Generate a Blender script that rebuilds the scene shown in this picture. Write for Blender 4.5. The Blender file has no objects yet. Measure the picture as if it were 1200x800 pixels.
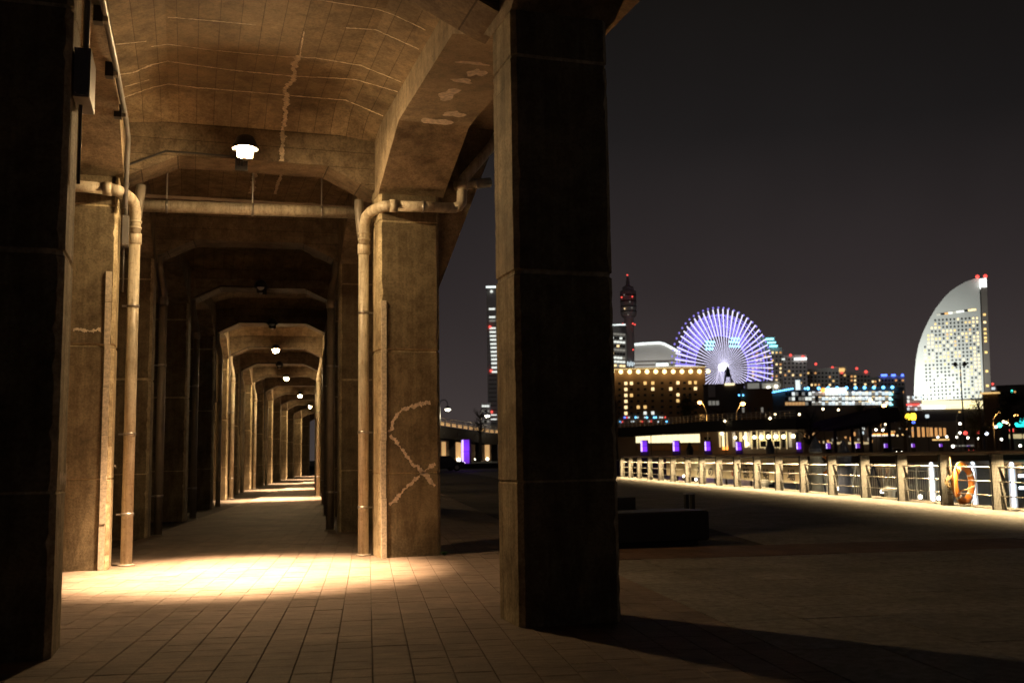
import bpy, math, random
from mathutils import Vector, Matrix

random.seed(7)
R = math.radians
SC = bpy.context.scene
COL = SC.collection

# ---------------------------------------------------------------- camera
CAM_H = 1.1
YAW, PITCH, ROLL = R(17.47), R(6.466), R(0.859)
_f = Vector((math.sin(YAW)*math.cos(PITCH), math.cos(YAW)*math.cos(PITCH), math.sin(PITCH)))
_r0 = Vector((math.cos(YAW), -math.sin(YAW), 0)); _u0 = _r0.cross(_f)
_r = _r0*math.cos(ROLL) - _u0*math.sin(ROLL)
_u = _u0*math.cos(ROLL) + _r0*math.sin(ROLL)
cd = bpy.data.cameras.new('camera'); cam = bpy.data.objects.new('camera', cd); COL.objects.link(cam)
cd.lens = 36.0; cd.sensor_width = 36.0; cd.clip_start = 0.05; cd.clip_end = 9000
m = Matrix((( _r.x, _u.x, -_f.x, 0), (_r.y, _u.y, -_f.y, 0), (_r.z, _u.z, -_f.z, CAM_H), (0, 0, 0, 1)))
cam.matrix_world = m
cd.dof.use_dof = True; cd.dof.focus_distance = 9.8; cd.dof.aperture_fstop = 2.8
SC.camera = cam

# ---------------------------------------------------------------- night sky: faint twilight sky plus the even glow of a city
w = bpy.data.worlds.new('World'); SC.world = w; w.use_nodes = True
nt = w.node_tree; nt.nodes.clear()
out = nt.nodes.new('ShaderNodeOutputWorld')
sky = nt.nodes.new('ShaderNodeTexSky'); sky.sky_type = 'NISHITA'; sky.sun_disc = False
sky.sun_elevation = R(-12); sky.sun_rotation = R(200)
bg1 = nt.nodes.new('ShaderNodeBackground'); bg1.inputs[1].default_value = 0.05
nt.links.new(sky.outputs[0], bg1.inputs[0])
tc = nt.nodes.new('ShaderNodeTexCoord'); sp = nt.nodes.new('ShaderNodeSeparateXYZ')
rp = nt.nodes.new('ShaderNodeValToRGB')
e = rp.color_ramp.elements
e[0].position = 0.0; e[0].color = (0.058, 0.046, 0.043, 1)
e[1].position = 1.0; e[1].color = (0.004, 0.0034, 0.003, 1)
for p, c in ((0.07, (0.046, 0.036, 0.0355)), (0.16, (0.029, 0.0228, 0.0232)), (0.30, (0.0125, 0.0108, 0.0108)), (0.42, (0.0072, 0.0061, 0.0055))):
    n = e.new(p); n.color = (*c, 1)
bg2 = nt.nodes.new('ShaderNodeBackground'); bg2.inputs[1].default_value = 1.0
ad = nt.nodes.new('ShaderNodeAddShader')
nt.links.new(tc.outputs['Generated'], sp.inputs[0]); nt.links.new(sp.outputs[2], rp.inputs[0])
wn_ = nt.nodes.new('ShaderNodeTexNoise'); wn_.inputs['Scale'].default_value = 2.2; wn_.inputs['Detail'].default_value = 4
wr = nt.nodes.new('ShaderNodeMapRange'); wr.inputs[1].default_value = .3; wr.inputs[2].default_value = .7; wr.inputs[3].default_value = .80; wr.inputs[4].default_value = 1.22
wx = nt.nodes.new('ShaderNodeVectorMath'); wx.operation = 'SCALE'
nt.links.new(tc.outputs['Generated'], wn_.inputs['Vector']); nt.links.new(wn_.outputs['Fac'], wr.inputs[0])
nt.links.new(rp.outputs[0], wx.inputs[0]); nt.links.new(wr.outputs[0], wx.inputs['Scale']); nt.links.new(wx.outputs[0], bg2.inputs[0])
nt.links.new(bg1.outputs[0], ad.inputs[0]); nt.links.new(bg2.outputs[0], ad.inputs[1])
nt.links.new(ad.outputs[0], out.inputs[0])

SC.view_settings.view_transform = 'Standard'; SC.view_settings.look = 'None'
SC.view_settings.exposure = 0.0; SC.view_settings.gamma = 1.0; SC.view_settings.use_curve_mapping = False
SC.render.engine = 'CYCLES'
cy = SC.cycles
cy.use_denoising = True; cy.denoiser = 'OPENIMAGEDENOISE'
cy.sample_clamp_indirect = 3.0; cy.max_bounces = 6; cy.diffuse_bounces = 4; cy.glossy_bounces = 3
cy.caustics_reflective = False; cy.caustics_refractive = False

# lamp strengths
LAMP_CORE, LAMP_MID, LAMP_WIDE, LAMP_GLOBE = 17500.0, 640.0, 20.0, 1300.0
WARM = (1.0, 0.63, 0.345)
RAIL_POWER = 105.0

# ---------------------------------------------------------------- materials
MATS = {}
def newmat(name):
    m = bpy.data.materials.new(name); m.use_nodes = True
    t = m.node_tree; b = t.nodes['Principled BSDF']
    MATS[name] = m
    return m, t, b
def N(t, typ, **kw):
    n = t.nodes.new(typ)
    for k, v in kw.items(): setattr(n, k, v)
    return n
def ramp(t, fac, stops):
    r = N(t, 'ShaderNodeValToRGB'); el = r.color_ramp.elements
    el[0].position, el[0].color = stops[0][0], (*stops[0][1], 1)
    el[1].position, el[1].color = stops[-1][0], (*stops[-1][1], 1)
    for p, c in stops[1:-1]:
        x = el.new(p); x.color = (*c, 1)
    t.links.new(fac, r.inputs[0]); return r.outputs[0]
def noise(t, co, scale, detail=5, rough=.6, stretch=None):
    if stretch:
        mp = N(t, 'ShaderNodeMapping'); mp.inputs['Scale'].default_value = stretch
        t.links.new(co, mp.inputs[0]); co = mp.outputs[0]
    n = N(t, 'ShaderNodeTexNoise'); n.inputs['Scale'].default_value = scale
    n.inputs['Detail'].default_value = detail; n.inputs['Roughness'].default_value = rough
    t.links.new(co, n.inputs['Vector']); return n.outputs['Fac']
def mixc(t, fac, a, b, mode='MIX'):
    x = N(t, 'ShaderNodeMix', data_type='RGBA', blend_type=mode)
    if isinstance(fac, (int, float)): x.inputs[0].default_value = fac
    else: t.links.new(fac, x.inputs[0])
    for s, v in ((6, a), (7, b)):
        if isinstance(v, tuple): x.inputs[s].default_value = (*v, 1)
        else: t.links.new(v, x.inputs[s])
    return x.outputs[2]
def bump(t, b, h, strength, dist=.01):
    n = N(t, 'ShaderNodeBump'); n.inputs['Strength'].default_value = strength; n.inputs['Distance'].default_value = dist
    t.links.new(h, n.inputs['Height']); t.links.new(n.outputs[0], b.inputs['Normal'])
def objco(t): return N(t, 'ShaderNodeTexCoord').outputs['Object']

def plain(name, col, rough=.6, metal=0., var=.12, scale=6., spec=None):
    m, t, b = newmat(name)
    co = objco(t)
    n = noise(t, co, scale)
    d = tuple(max(0, c*(1-var*2)) for c in col); l = tuple(min(1, c*(1+var)) for c in col)
    t.links.new(ramp(t, n, [(.3, d), (.7, l)]), b.inputs['Base Color'])
    b.inputs['Roughness'].default_value = rough; b.inputs['Metallic'].default_value = metal
    if spec is not None: b.inputs['Specular IOR Level'].default_value = spec
    return m
def emit(name, col, strength, sample=False):
    m, t, b = newmat(name)
    b.inputs['Base Color'].default_value = (*[min(.8, c) for c in col], 1)
    b.inputs['Emission Color'].default_value = (*col, 1)
    b.inputs['Emission Strength'].default_value = strength
    m.cycles.emission_sampling = 'AUTO' if sample else 'NONE'
    return m

def concrete(name, base, boards=None, streak=.5, board_dir='Z'):
    """cast concrete: cloudy tone, vertical runs, pores and the print of the form boards"""
    m, t, b = newmat(name)
    co = objco(t)
    big = noise(t, co, 1.1, 6, .65)
    col = ramp(t, big, [(.30, tuple(c*.42 for c in base)), (.50, tuple(c*.92 for c in base)), (.74, tuple(min(1, c*1.4) for c in base))])
    run = noise(t, co, 2.2, 5, .6, stretch=(5, 5, .35))
    col = mixc(t, streak, col, ramp(t, run, [(.34, (.30, .27, .24)), (.60, (1, 1, 1))]), 'MULTIPLY')
    fine = noise(t, co, 42, 4, .7)
    col = mixc(t, .8, col, ramp(t, fine, [(.30, (.50, .48, .45)), (.56, (1, 1, 1)), (.8, (1.15, 1.14, 1.12))]), 'MULTIPLY')
    mid_ = noise(t, co, 5.5, 6, .75)
    col = mixc(t, .75, col, ramp(t, mid_, [(.34, (.42, .39, .35)), (.55, (1, 1, 1)), (.75, (1.25, 1.24, 1.2))]), 'MULTIPLY')
    pores = N(t, 'ShaderNodeTexVoronoi'); pores.inputs['Scale'].default_value = 24
    t.links.new(co, pores.inputs['Vector'])
    pr = ramp(t, pores.outputs['Distance'], [(.035, (.18, .16, .14)), (.10, (1, 1, 1))])
    col = mixc(t, .85, col, pr, 'MULTIPLY')
    h = fine
    if boards:
        # brick texture laid so that rows are boards
        mp = N(t, 'ShaderNodeMapping')
        mp.inputs['Rotation'].default_value = boards
        t.links.new(co, mp.inputs[0])
        bk = N(t, 'ShaderNodeTexBrick'); bk.offset = .37; bk.squash = 1
        bk.inputs['Scale'].default_value = 1.0
        bk.inputs['Brick Width'].default_value = 3.7; bk.inputs['Row Height'].default_value = .19
        bk.inputs['Mortar Size'].default_value = .004; bk.inputs['Mortar Smooth'].default_value = .4
        bk.inputs['Color1'].default_value = (1, 1, 1, 1); bk.inputs['Color2'].default_value = (.70, .68, .66, 1)
        bk.inputs['Mortar'].default_value = (.20, .18, .16, 1)
        t.links.new(mp.outputs[0], bk.inputs['Vector'])
        col = mixc(t, .8, col, bk.outputs['Color'], 'MULTIPLY')
        mh = N(t, 'ShaderNodeMath', operation='MULTIPLY_ADD'); mh.inputs[1].default_value = -1.2
        t.links.new(bk.outputs['Fac'], mh.inputs[0]); t.links.new(fine, mh.inputs[2]); h = mh.outputs[0]
    t.links.new(col, b.inputs['Base Color'])
    b.inputs['Roughness'].default_value = .82; b.inputs['Specular IOR Level'].default_value = .3
    bump(t, b, h, .6, .006)
    return m

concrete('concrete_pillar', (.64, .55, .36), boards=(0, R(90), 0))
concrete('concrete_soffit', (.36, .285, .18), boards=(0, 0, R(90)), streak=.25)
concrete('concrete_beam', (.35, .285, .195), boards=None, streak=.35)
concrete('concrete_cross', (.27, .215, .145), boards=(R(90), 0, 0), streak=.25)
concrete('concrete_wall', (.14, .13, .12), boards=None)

# paving: fine brushed lines, every piece a little different in tone
def paving(name, base, rot, brushed=True):
    m, t, b = newmat(name)
    geo = N(t, 'ShaderNodeNewGeometry'); pos = geo.outputs['Position']
    oi = N(t, 'ShaderNodeObjectInfo')
    mp = N(t, 'ShaderNodeMapping'); mp.inputs['Rotation'].default_value = (0, 0, rot)
    t.links.new(pos, mp.inputs[0]); co = mp.outputs[0]
    cl = noise(t, co, 1.4, 5, .6)
    col = ramp(t, cl, [(.3, tuple(c*.72 for c in base)), (.7, tuple(c*1.18 for c in base))])
    rnd = ramp(t, oi.outputs['Random'], [(0, (.88, .875, .87)), (1, (1.03, 1.03, 1.03))])
    col = mixc(t, 1, col, rnd, 'MULTIPLY')
    ri = ramp(t, geo.outputs['Random Per Island'], [(0, (.88, .88, .87)), (1, (1.03, 1.03, 1.03))])
    col = mixc(t, 1, col, ri, 'MULTIPLY')
    ln = noise(t, co, 10, 3, .7, stretch=(.6, 3.4, 1)) if brushed else noise(t, co, 14, 4)
    col = mixc(t, .75, col, ramp(t, ln, [(.34, (.50, .47, .44)), (.60, (1.10, 1.10, 1.10))]), 'MULTIPLY')
    st_ = noise(t, co, .9, 7, .7)
    col = mixc(t, .6, col, ramp(t, st_, [(.36, (.50, .47, .43)), (.50, (1, 1, 1))]), 'MULTIPLY')
    fn = noise(t, co, 75, 3, .8)
    col = mixc(t, .5, col, ramp(t, fn, [(.34, (.42, .41, .40)), (.62, (1.18, 1.18, 1.18))]), 'MULTIPLY')
    t.links.new(col, b.inputs['Base Color'])
    b.inputs['Roughness'].default_value = .74; b.inputs['Specular IOR Level'].default_value = .35
    bump(t, b, fn, .8, .004)
    return m
PAV = R(9.41)          # the paving runs 9.4 degrees off the near bay of the viaduct
paving('paver', (.225, .175, .138), PAV)
paving('plaza_tile', (.25, .235, .21), PAV, False)
paving('red_paver', (.17, .105, .075), PAV)
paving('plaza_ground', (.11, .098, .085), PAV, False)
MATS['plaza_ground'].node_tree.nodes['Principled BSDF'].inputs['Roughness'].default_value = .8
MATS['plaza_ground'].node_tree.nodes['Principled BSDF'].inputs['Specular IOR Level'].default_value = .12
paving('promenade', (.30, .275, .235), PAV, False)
plain('bed', (.045, .038, .03), .9)

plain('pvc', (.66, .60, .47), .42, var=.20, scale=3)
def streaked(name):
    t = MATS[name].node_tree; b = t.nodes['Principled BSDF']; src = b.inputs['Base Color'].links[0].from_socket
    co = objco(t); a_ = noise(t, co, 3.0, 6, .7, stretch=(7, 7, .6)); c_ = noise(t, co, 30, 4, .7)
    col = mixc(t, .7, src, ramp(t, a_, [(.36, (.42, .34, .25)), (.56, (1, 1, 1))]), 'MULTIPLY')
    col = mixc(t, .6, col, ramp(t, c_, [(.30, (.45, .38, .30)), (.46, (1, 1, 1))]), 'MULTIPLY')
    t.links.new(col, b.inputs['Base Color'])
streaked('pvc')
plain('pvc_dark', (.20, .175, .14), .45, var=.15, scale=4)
plain('steel', (.42, .40, .37), .35, .8)
plain('rust_steel', (.18, .12, .08), .6, .4)
plain('box_grey', (.16, .155, .15), .45)
plain('black_cable', (.03, .028, .026), .5)
plain('lime', (.78, .68, .53), .9, var=.2, scale=30)
plain('mortar_patch', (.74, .62, .50), .9, var=.22, scale=26)
plain('dark_stone', (.014, .013, .013), .5)
plain('dark_metal', (.03, .03, .032), .45, .3)
plain('wood_rail', (.10, .062, .04), .55, var=.25, scale=12)
plain('rail_metal', (.55, .52, .47), .3, .9)
plain('white_paint', (.72, .71, .68), .45)
plain('blue_paint', (.06, .075, .13), .5)
plain('pile_grey', (.36, .37, .36), .6)
plain('orange_ring', (.50, .16, .02), .5)
plain('rope', (.42, .30, .15), .9, var=.25, scale=60)
plain('leaf_weed', (.06, .16, .03), .6)
plain('leaf_dark', (.035, .05, .022), .7)
plain('bark', (.055, .042, .03), .9)
plain('brown_wall', (.30, .185, .095), .85, scale=.02)
plain('grey_wall', (.72, .68, .65), .85, scale=.02)
plain('dark_wall', (.19, .16, .14), .85, scale=.02)
plain('white_wall', (.62, .62, .59), .75, scale=.02, var=.05)
plain('tower_wall', (.50, .45, .46), .8, scale=.02)  # paler than the dark tower itself, city glow put into its colour
plain('bridge_dark', (.06, .048, .038), .8)
plain('sign_board', (.66, .58, .40), .7)
plain('ink', (.012, .011, .01), .8)
plain('ink_red', (.35, .04, .03), .8)
plain('car_dark', (.02, .022, .028), .25)
plain('window_dark', (.02, .022, .025), .15)
plain('rubber', (.015, .015, .015), .9)

# perforated sheet of the fence posts: a grid of small dark holes
m, t, b = newmat('perforated')
co = objco(t)
mp = N(t, 'ShaderNodeMapping'); mp.inputs['Scale'].default_value = (38, 38, 38); t.links.new(co, mp.inputs[0])
fr = N(t, 'ShaderNodeVectorMath', operation='FRACTION'); t.links.new(mp.outputs[0], fr.inputs[0])
sx = N(t, 'ShaderNodeSeparateXYZ'); t.links.new(fr.outputs[0], sx.inputs[0])
g1 = N(t, 'ShaderNodeMath', operation='GREATER_THAN'); g1.inputs[1].default_value = .45
g2 = N(t, 'ShaderNodeMath', operation='GREATER_THAN'); g2.inputs[1].default_value = .45
t.links.new(sx.outputs[0], g1.inputs[0]); t.links.new(sx.outputs[2], g2.inputs[0])
mu = N(t, 'ShaderNodeMath', operation='MULTIPLY'); t.links.new(g1.outputs[0], mu.inputs[0]); t.links.new(g2.outputs[0], mu.inputs[1])
tone = ramp(t, noise(t, co, 5), [(.3, (.30, .29, .26)), (.7, (.44, .42, .37))])
t.links.new(mixc(t, mu.outputs[0], tone, (.03, .028, .025)), b.inputs['Base Color'])
b.inputs['Roughness'].default_value = .5; b.inputs['Metallic'].default_value = .3

# water of the basin
m, t, b = newmat('water')
b.inputs['Base Color'].default_value = (.003, .004, .006, 1); b.inputs['Roughness'].default_value = .32; b.inputs['Specular IOR Level'].default_value = .18
co = objco(t); wn = noise(t, co, 1.3, 4, .6, stretch=(1, 1, 1)); bump(t, b, wn, 1.0, .25)

emit('lamp_globe', (1.0, .66, .32), LAMP_GLOBE, True)
emit('far_globe', (1.0, .80, .46), 7)
emit('white_globe', (1.0, .93, .74), 7)
emit('sodium', (1.0, .50, .13), 14)
emit('red_light', (1.0, .09, .07), 1.6)
emit('green_light', (.05, .9, .65), 6)
emit('teal_sign', (.02, .75, .72), 2.2)
emit('yellow_sign', (1.0, .62, .04), 3.5)
emit('green_glow', (.45, .95, .05), 3.0)
emit('blue_light', (.12, .48, 1.0), 5)
emit('deep_blue', (.08, .16, 1.0), 4)
emit('cyan_bar', (.25, .85, 1.0), 3.2)
emit('win_warm', (1.0, .72, .36), 1.5)
emit('win_gold', (1.0, .62, .22), 1.0)
emit('win_orange', (1.0, .48, .16), .7)
emit('win_white', (.95, 1.0, .92), .95)
emit('win_cool', (.80, .95, 1.0), .9)
emit('win_dim', (.75, .72, .62), .22)
emit('hall_glow', (1.0, .84, .48), 1.5)
emit('hall_soft', (1.0, .76, .40), .55)
emit('arch_glow', (1.0, .55, .22), .55)
emit('purple', (.24, .05, .72), .65)
emit('purple_hot', (.66, .50, 1.0), 1.6)
emit('wheel_led', (.76, .73, 1.0), 1.7)
emit('wheel_violet', (.34, .28, 1.0), .85)
emit('wheel_hub', (.95, .93, 1.0), 4)
emit('edge_white', (.90, 1.0, .98), 1.4)
emit('sign_white', (.97, 1.0, .97), 1.6)
emit('sign_orange', (1.0, .35, .06), 2.5)
emit('tube_blue', (.78, .86, 1.0), 4.5)
emit('bulb_hot', (1.0, .78, .36), 3)

# ---------------------------------------------------------------- mesh helpers
class MB:
    def __init__(s): s.v = []; s.f = []
    def add(s, vs, fs):
        o = len(s.v); s.v += [tuple(p) for p in vs]; s.f += [tuple(i+o for i in q) for q in fs]; return s
    def box(s, x0, x1, y0, y1, z0, z1):
        return s.add([(x0,y0,z0),(x1,y0,z0),(x1,y1,z0),(x0,y1,z0),(x0,y0,z1),(x1,y0,z1),(x1,y1,z1),(x0,y1,z1)],
                     [(0,3,2,1),(4,5,6,7),(0,1,5,4),(1,2,6,5),(2,3,7,6),(3,0,4,7)])
    def rings(s, rings, cap=True):
        n = len(rings[0]); vs = [p for r in rings for p in r]; fs = []
        for k in range(len(rings)-1):
            for i in range(n):
                j = (i+1) % n; fs.append((k*n+i, k*n+j, (k+1)*n+j, (k+1)*n+i))
        if cap: fs += [tuple(range(n-1, -1, -1)), tuple((len(rings)-1)*n+i for i in range(n))]
        return s.add(vs, fs)
    def tube(s, pts, r, n=12, cap=True):
        pts = [Vector(p) for p in pts]; rs = r if isinstance(r, (list, tuple)) else [r]*len(pts)
        rings = []; prev = None
        for i, p in enumerate(pts):
            a = pts[max(i-1, 0)]; c = pts[min(i+1, len(pts)-1)]
            d = (c-a).normalized()
            if prev is None:
                x = Vector((0,0,1)).cross(d)
                if x.length < .1: x = Vector((1,0,0)).cross(d)
                x.normalize()
            else:
                x = (prev - d*prev.dot(d)).normalized()
            prev = x; y = d.cross(x)
            rings.append([p + (x*math.cos(2*math.pi*k/n) + y*math.sin(2*math.pi*k/n))*rs[i] for k in range(n)])
        return s.rings(rings, cap)
    def lathe(s, prof, n=16, c=(0,0,0)):
        rings = [[(c[0]+r*math.cos(2*math.pi*k/n), c[1]+r*math.sin(2*math.pi*k/n), c[2]+z) for k in range(n)] for r, z in prof]
        return s.rings(rings)
    def prism(s, poly, fa, fb):
        """poly: 2d points; fa, fb map a 2d point to its two 3d ends"""
        return s.rings([[fa(p) for p in poly], [fb(p) for p in poly]])
    def sphere(s, c, r, n=12, k=7, sz=1):
        return s.lathe([(max(.001, r*math.sin(math.pi*i/k)), -r*sz*math.cos(math.pi*i/k)) for i in range(k+1)], n, c)
    def ribbon(s, pts, wid, nrm, jit=.25, sub=6, thick=.003):
        """an uneven strip of paint or lime that follows pts on a surface with normal nrm"""
        P = []
        pts = [Vector(p) for p in pts]
        for a, b in zip(pts, pts[1:]):
            nn = max(2, min(60, int((b-a).length/.009))) if sub > 1 else 1
            for i in range(nn): P.append(a.lerp(b, i/nn))
        P.append(pts[-1]); nrm = Vector(nrm); L = []; Rr = []; wl = wr_ = 0.
        for i, p in enumerate(P):
            d = (P[min(i+1, len(P)-1)] - P[max(i-1, 0)]).normalized(); sd = d.cross(nrm).normalized()
            h = wid*.5; o = sd*random.uniform(-jit, jit)*wid*.5
            wl = .7*wl+random.gauss(0, 1)*jit; wr_ = .7*wr_+random.gauss(0, 1)*jit
            L.append(p+sd*h*max(.12, 1+wl)+o*.5+nrm*thick); Rr.append(p-sd*h*max(.12, 1+wr_)+o*.5+nrm*thick)
        n = len(P)
        return s.add(L+Rr, [(i, i+1, n+i+1, n+i) for i in range(n-1)])
    def mesh(s, name, smooth=False):
        me = bpy.data.meshes.new(name); me.from_pydata(s.v, [], s.f); me.update()
        if smooth: me.polygons.foreach_set('use_smooth', [True]*len(me.polygons))
        return me
    def build(s, name, mat, parent=None, smooth=False, loc=None, rot=None):
        me = s.mesh(name, smooth); me.materials.append(MATS[mat])
        return place(name, me, parent, loc, rot)
def place(name, me, parent=None, loc=None, rot=None):
    o = bpy.data.objects.new(name, me); COL.objects.link(o)
    if parent: o.parent = parent
    if loc: o.location = loc
    if rot: o.rotation_euler = rot
    return o
def tag(o, label=None, cat=None, group=None, kind=None):
    if label: o['label'] = label
    if cat: o['category'] = cat
    if group: o['group'] = group
    if kind: o['kind'] = kind
    return o
def thing(name, label, cat, loc=(0,0,0), rz=0, group=None):
    o = bpy.data.objects.new(name, None); COL.objects.link(o); o.empty_display_size = .2
    o.location = loc; o.rotation_euler = (0, 0, rz)
    return tag(o, label, cat, group)
def smooth_by(o, ang=40):
    me = o.data; me.polygons.foreach_set('use_smooth', [True]*len(me.polygons))
    try: me.set_sharp_from_angle(angle=R(ang))
    except Exception: pass
    return o
def light(kind, parent, loc, power, col, rot=None, size=.1, **kw):
    d = bpy.data.lights.new('light', kind); d.energy = power; d.color = col
    if kind == 'AREA':
        d.shape = 'RECTANGLE'; d.size = kw['sx']; d.size_y = kw['sy']
        if 'spread' in kw: d.spread = kw['spread']
    else: d.shadow_soft_size = size
    if kind == 'SPOT': d.spot_size = kw['cone']; d.spot_blend = kw.get('blend', 1)
    o = bpy.data.objects.new('light', d); COL.objects.link(o); o.location = loc
    if rot: o.rotation_euler = rot
    if parent: o.parent = parent
    return o
def at(px, py, d):
    """the point seen at a bearing and height of the survey, d metres away over the ground"""
    v = _r*((px-600)/1200) + _u*((400-py)/1200) + _f
    return Vector((0, 0, CAM_H)) + v*(d/math.hypot(v.x, v.y))

# ================================================================ ground
def PV(u, v, z=0):   # paving coordinates to the world
    return Vector((u*math.cos(PAV)+v*math.sin(PAV), -u*math.sin(PAV)+v*math.cos(PAV), z))
QUAY = [(9.0, -6), (12.4, 5), (15.4, 15.9), (16.7, 21.9), (18.4, 29.8), (20.0, 37.8), (22.0, 46.9), (24.5, 60), (28, 80), (36, 118)]
g = MB()
poly = [(-60, -25), (9, -25)] + QUAY + [(-60, 118)]
g.add([(x, y, -.03) for x, y in poly], [tuple(range(len(poly)))])
n = len(QUAY)
g.add([(x, y, -.03) for x, y in QUAY] + [(x, y, -2.5) for x, y in QUAY], [(i+1, i, n+i, n+i+1) for i in range(n-1)])
tag(g.build('ground', 'plaza_ground'), 'dark open plaza ground between the viaduct and the quay', kind='structure')
# lit strip of promenade along the fence (its own pale paving, 5 m wide)
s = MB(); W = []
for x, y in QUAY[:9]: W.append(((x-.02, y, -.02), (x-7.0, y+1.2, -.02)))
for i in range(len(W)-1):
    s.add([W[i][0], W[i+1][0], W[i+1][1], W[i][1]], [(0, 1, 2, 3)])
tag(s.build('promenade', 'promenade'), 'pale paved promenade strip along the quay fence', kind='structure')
wm = MB().add([(5, -25, -1.4), (900, -25, -1.4), (900, 400, -1.4), (5, 400, -1.4)], [(0, 1, 2, 3)])
tag(wm.build('water', 'water'), 'black harbour water behind the quay fence', kind='structure')
# far shore: a sheet to the horizon, half a metre higher than the plaza
fs = MB(); ring = []
for k in range(0, 29):
    a = R(-60 + k*5); ring.append((a, 117 if a < R(17) else 122 + max(0, math.degrees(a)-24)*9))
vs = [(math.sin(a)*d, math.cos(a)*d, .5) for a, d in ring] + [(math.sin(a)*7000, math.cos(a)*7000, .5) for a, d in ring] + [(math.sin(a)*d, math.cos(a)*d, -2.4) for a, d in ring]
q = len(ring)
fs.add(vs, [(i, i+1, q+i+1, q+i) for i in range(q-1)] + [(i+1, i, 2*q+i, 2*q+i+1) for i in range(q-1)])
tag(fs.build('terrain', 'bridge_dark'), 'dark far shore under the city lights', kind='structure')

# footway under the viaduct: bed sheet + pavers, each one a piece
foot = MB().add([PV(-3.2, -4, -.014), PV(2.322, -4, -.014), PV(2.322, 95, -.014), PV(-3.2, 95, -.014)], [(0, 1, 2, 3)]).build('footway', 'bed')
tag(foot, 'brown paved footway running under the viaduct', kind='structure')
PW = .2085
rest = MB(); cand = []
for c in range(-15, 12):
    u0 = -.182 + c*PW
    if u0 + PW > 2.43: continue
    v = 2.6 + random.uniform(0, .6)
    while v < 60:
        L = .2085; cand.append((u0, v, L)); v += L
def seen(p):
    d = Vector((p.x, p.y, 0)) - Vector((0, 0, CAM_H)); zf = d.dot(_f)
    if zf < .5: return None
    x = 600+1200*d.dot(_r)/zf; y = 400-1200*d.dot(_u)/zf
    return zf if -15 < x < 1215 and y < 812 else None
scored = []
for u0, v, L in cand:
    z = seen(PV(u0+PW/2, v+L/2)); scored.append((z if z else 1e6, u0, v, L))
scored.sort()
lens = {}
for i, (z, u0, v, L) in enumerate(scored):
    dz = random.uniform(-.0012, .0012); g2 = .0021
    if i < 300 and z < 1e5:
        key = round(L, 2)
        if key not in lens:
            b2 = .0022; w2, l2 = PW/2-g2-.0004, L/2-.0019
            mb = MB().rings([[(-w2, -l2, -.012), (w2, -l2, -.012), (w2, l2, -.012), (-w2, l2, -.012)],
                             [(-w2, -l2, -b2), (w2, -l2, -b2), (w2, l2, -b2), (-w2, l2, -b2)],
                             [(-w2+b2, -l2+b2, 0), (w2-b2, -l2+b2, 0), (w2-b2, l2-b2, 0), (-w2+b2, l2-b2, 0)]])
            lens[key] = mb.mesh('paver'); lens[key].materials.append(MATS['paver'])
        p = PV(u0+PW/2, v+L/2, dz)
        place('paver', lens[key], foot, p, (random.uniform(-.0016, .0016), random.uniform(-.002, .002), -PAV))
    else:
        a = [PV(u0+g2, v+.002), PV(u0+PW-g2, v+.002), PV(u0+PW-g2, v+L-.002), PV(u0+g2, v+L-.002)]
        rest.rings([[(p.x, p.y, -.012) for p in a], [(p.x, p.y, dz) for p in a]])
tag(rest.build('far_pavers', 'paver', foot), kind='stuff')

# plaza slabs right of the footway, and the red paver band beyond them
plaza = MB().add([PV(2.322, 2.5, -.016), PV(8.2, 2.5, -.016), PV(8.2, 12.3, -.016), PV(2.322, 12.3, -.016)], [(0, 1, 2, 3)]).build('pavement', 'bed')
tag(plaza, 'pale slab pavement on the plaza beside the footway', kind='structure')
TW, TL = .56, 1.04
sh = {}
for i in range(10):
    for j in range(-4, 4):
        u0 = 2.322+i*TW; v0 = 6.70+j*TL
        red = j < 0 and v0 > 5.5
        mat = 'plaza_tile'
        if mat not in sh:
            sh[mat] = MB().rings([[(-TW/2+.005, -TL/2+.006, -.012), (TW/2-.005, -TL/2+.006, -.012), (TW/2-.005, TL/2-.006, -.012), (-TW/2+.005, TL/2-.006, -.012)],
                                  [(-TW/2+.007, -TL/2+.009, 0), (TW/2-.007, -TL/2+.009, 0), (TW/2-.007, TL/2-.009, 0), (-TW/2+.007, TL/2-.009, 0)]]).mesh('slab')
            sh[mat].materials.append(MATS[mat])
        place('slab', sh[mat], plaza, PV(u0+TW/2, v0+TL/2, random.uniform(-.002, .001)), (0, 0, -PAV))
for i in range(27):
    for j in range(3):
        if 'r' not in sh:
            sh['r'] = MB().box(-.101, .101, -.207, .207, -.012, 0).mesh('red_paver'); sh['r'].materials.append(MATS['red_paver'])
        place('red_paver', sh['r'], plaza, PV(2.43+i*.21, 11.10+j*.42, random.uniform(-.002, .001)), (0, 0, -PAV))


# ================================================================ the viaduct
FR = [(6.5, .672), (11.65, .655), (16.2, .82), (20.7, 1.32), (26.1, 1.93), (31.9, 2.47), (37.2, 3.02), (42.6, 3.75), (48.2, 4.60), (53.8, 5.42), (59.2, 6.27), (64.6, 7.12), (70.0, 8.02), (77.0, 9.25), (84.0, 10.6)]
ANG = []
for k in range(len(FR)):
    a = FR[max(k-1, 0)]; b = FR[min(k+1, len(FR)-1)]
    h = math.atan2(b[1]-a[1], b[0]-a[0])
    ANG.append(0.0 if k < 2 else h)
def fp(k, lx, ly, z):      # a point in the frame of pillar pair k
    y, x = FR[k]; a = ANG[k]
    return Vector((x+lx*math.cos(a)+ly*math.sin(a), y-lx*math.sin(a)+ly*math.cos(a), z))
via = thing('railway_viaduct', 'long concrete railway viaduct on two rows of square pillars', 'viaduct')
IN, PWD, PDP, PTOP = 1.405, .72, .50, 4.22
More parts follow.
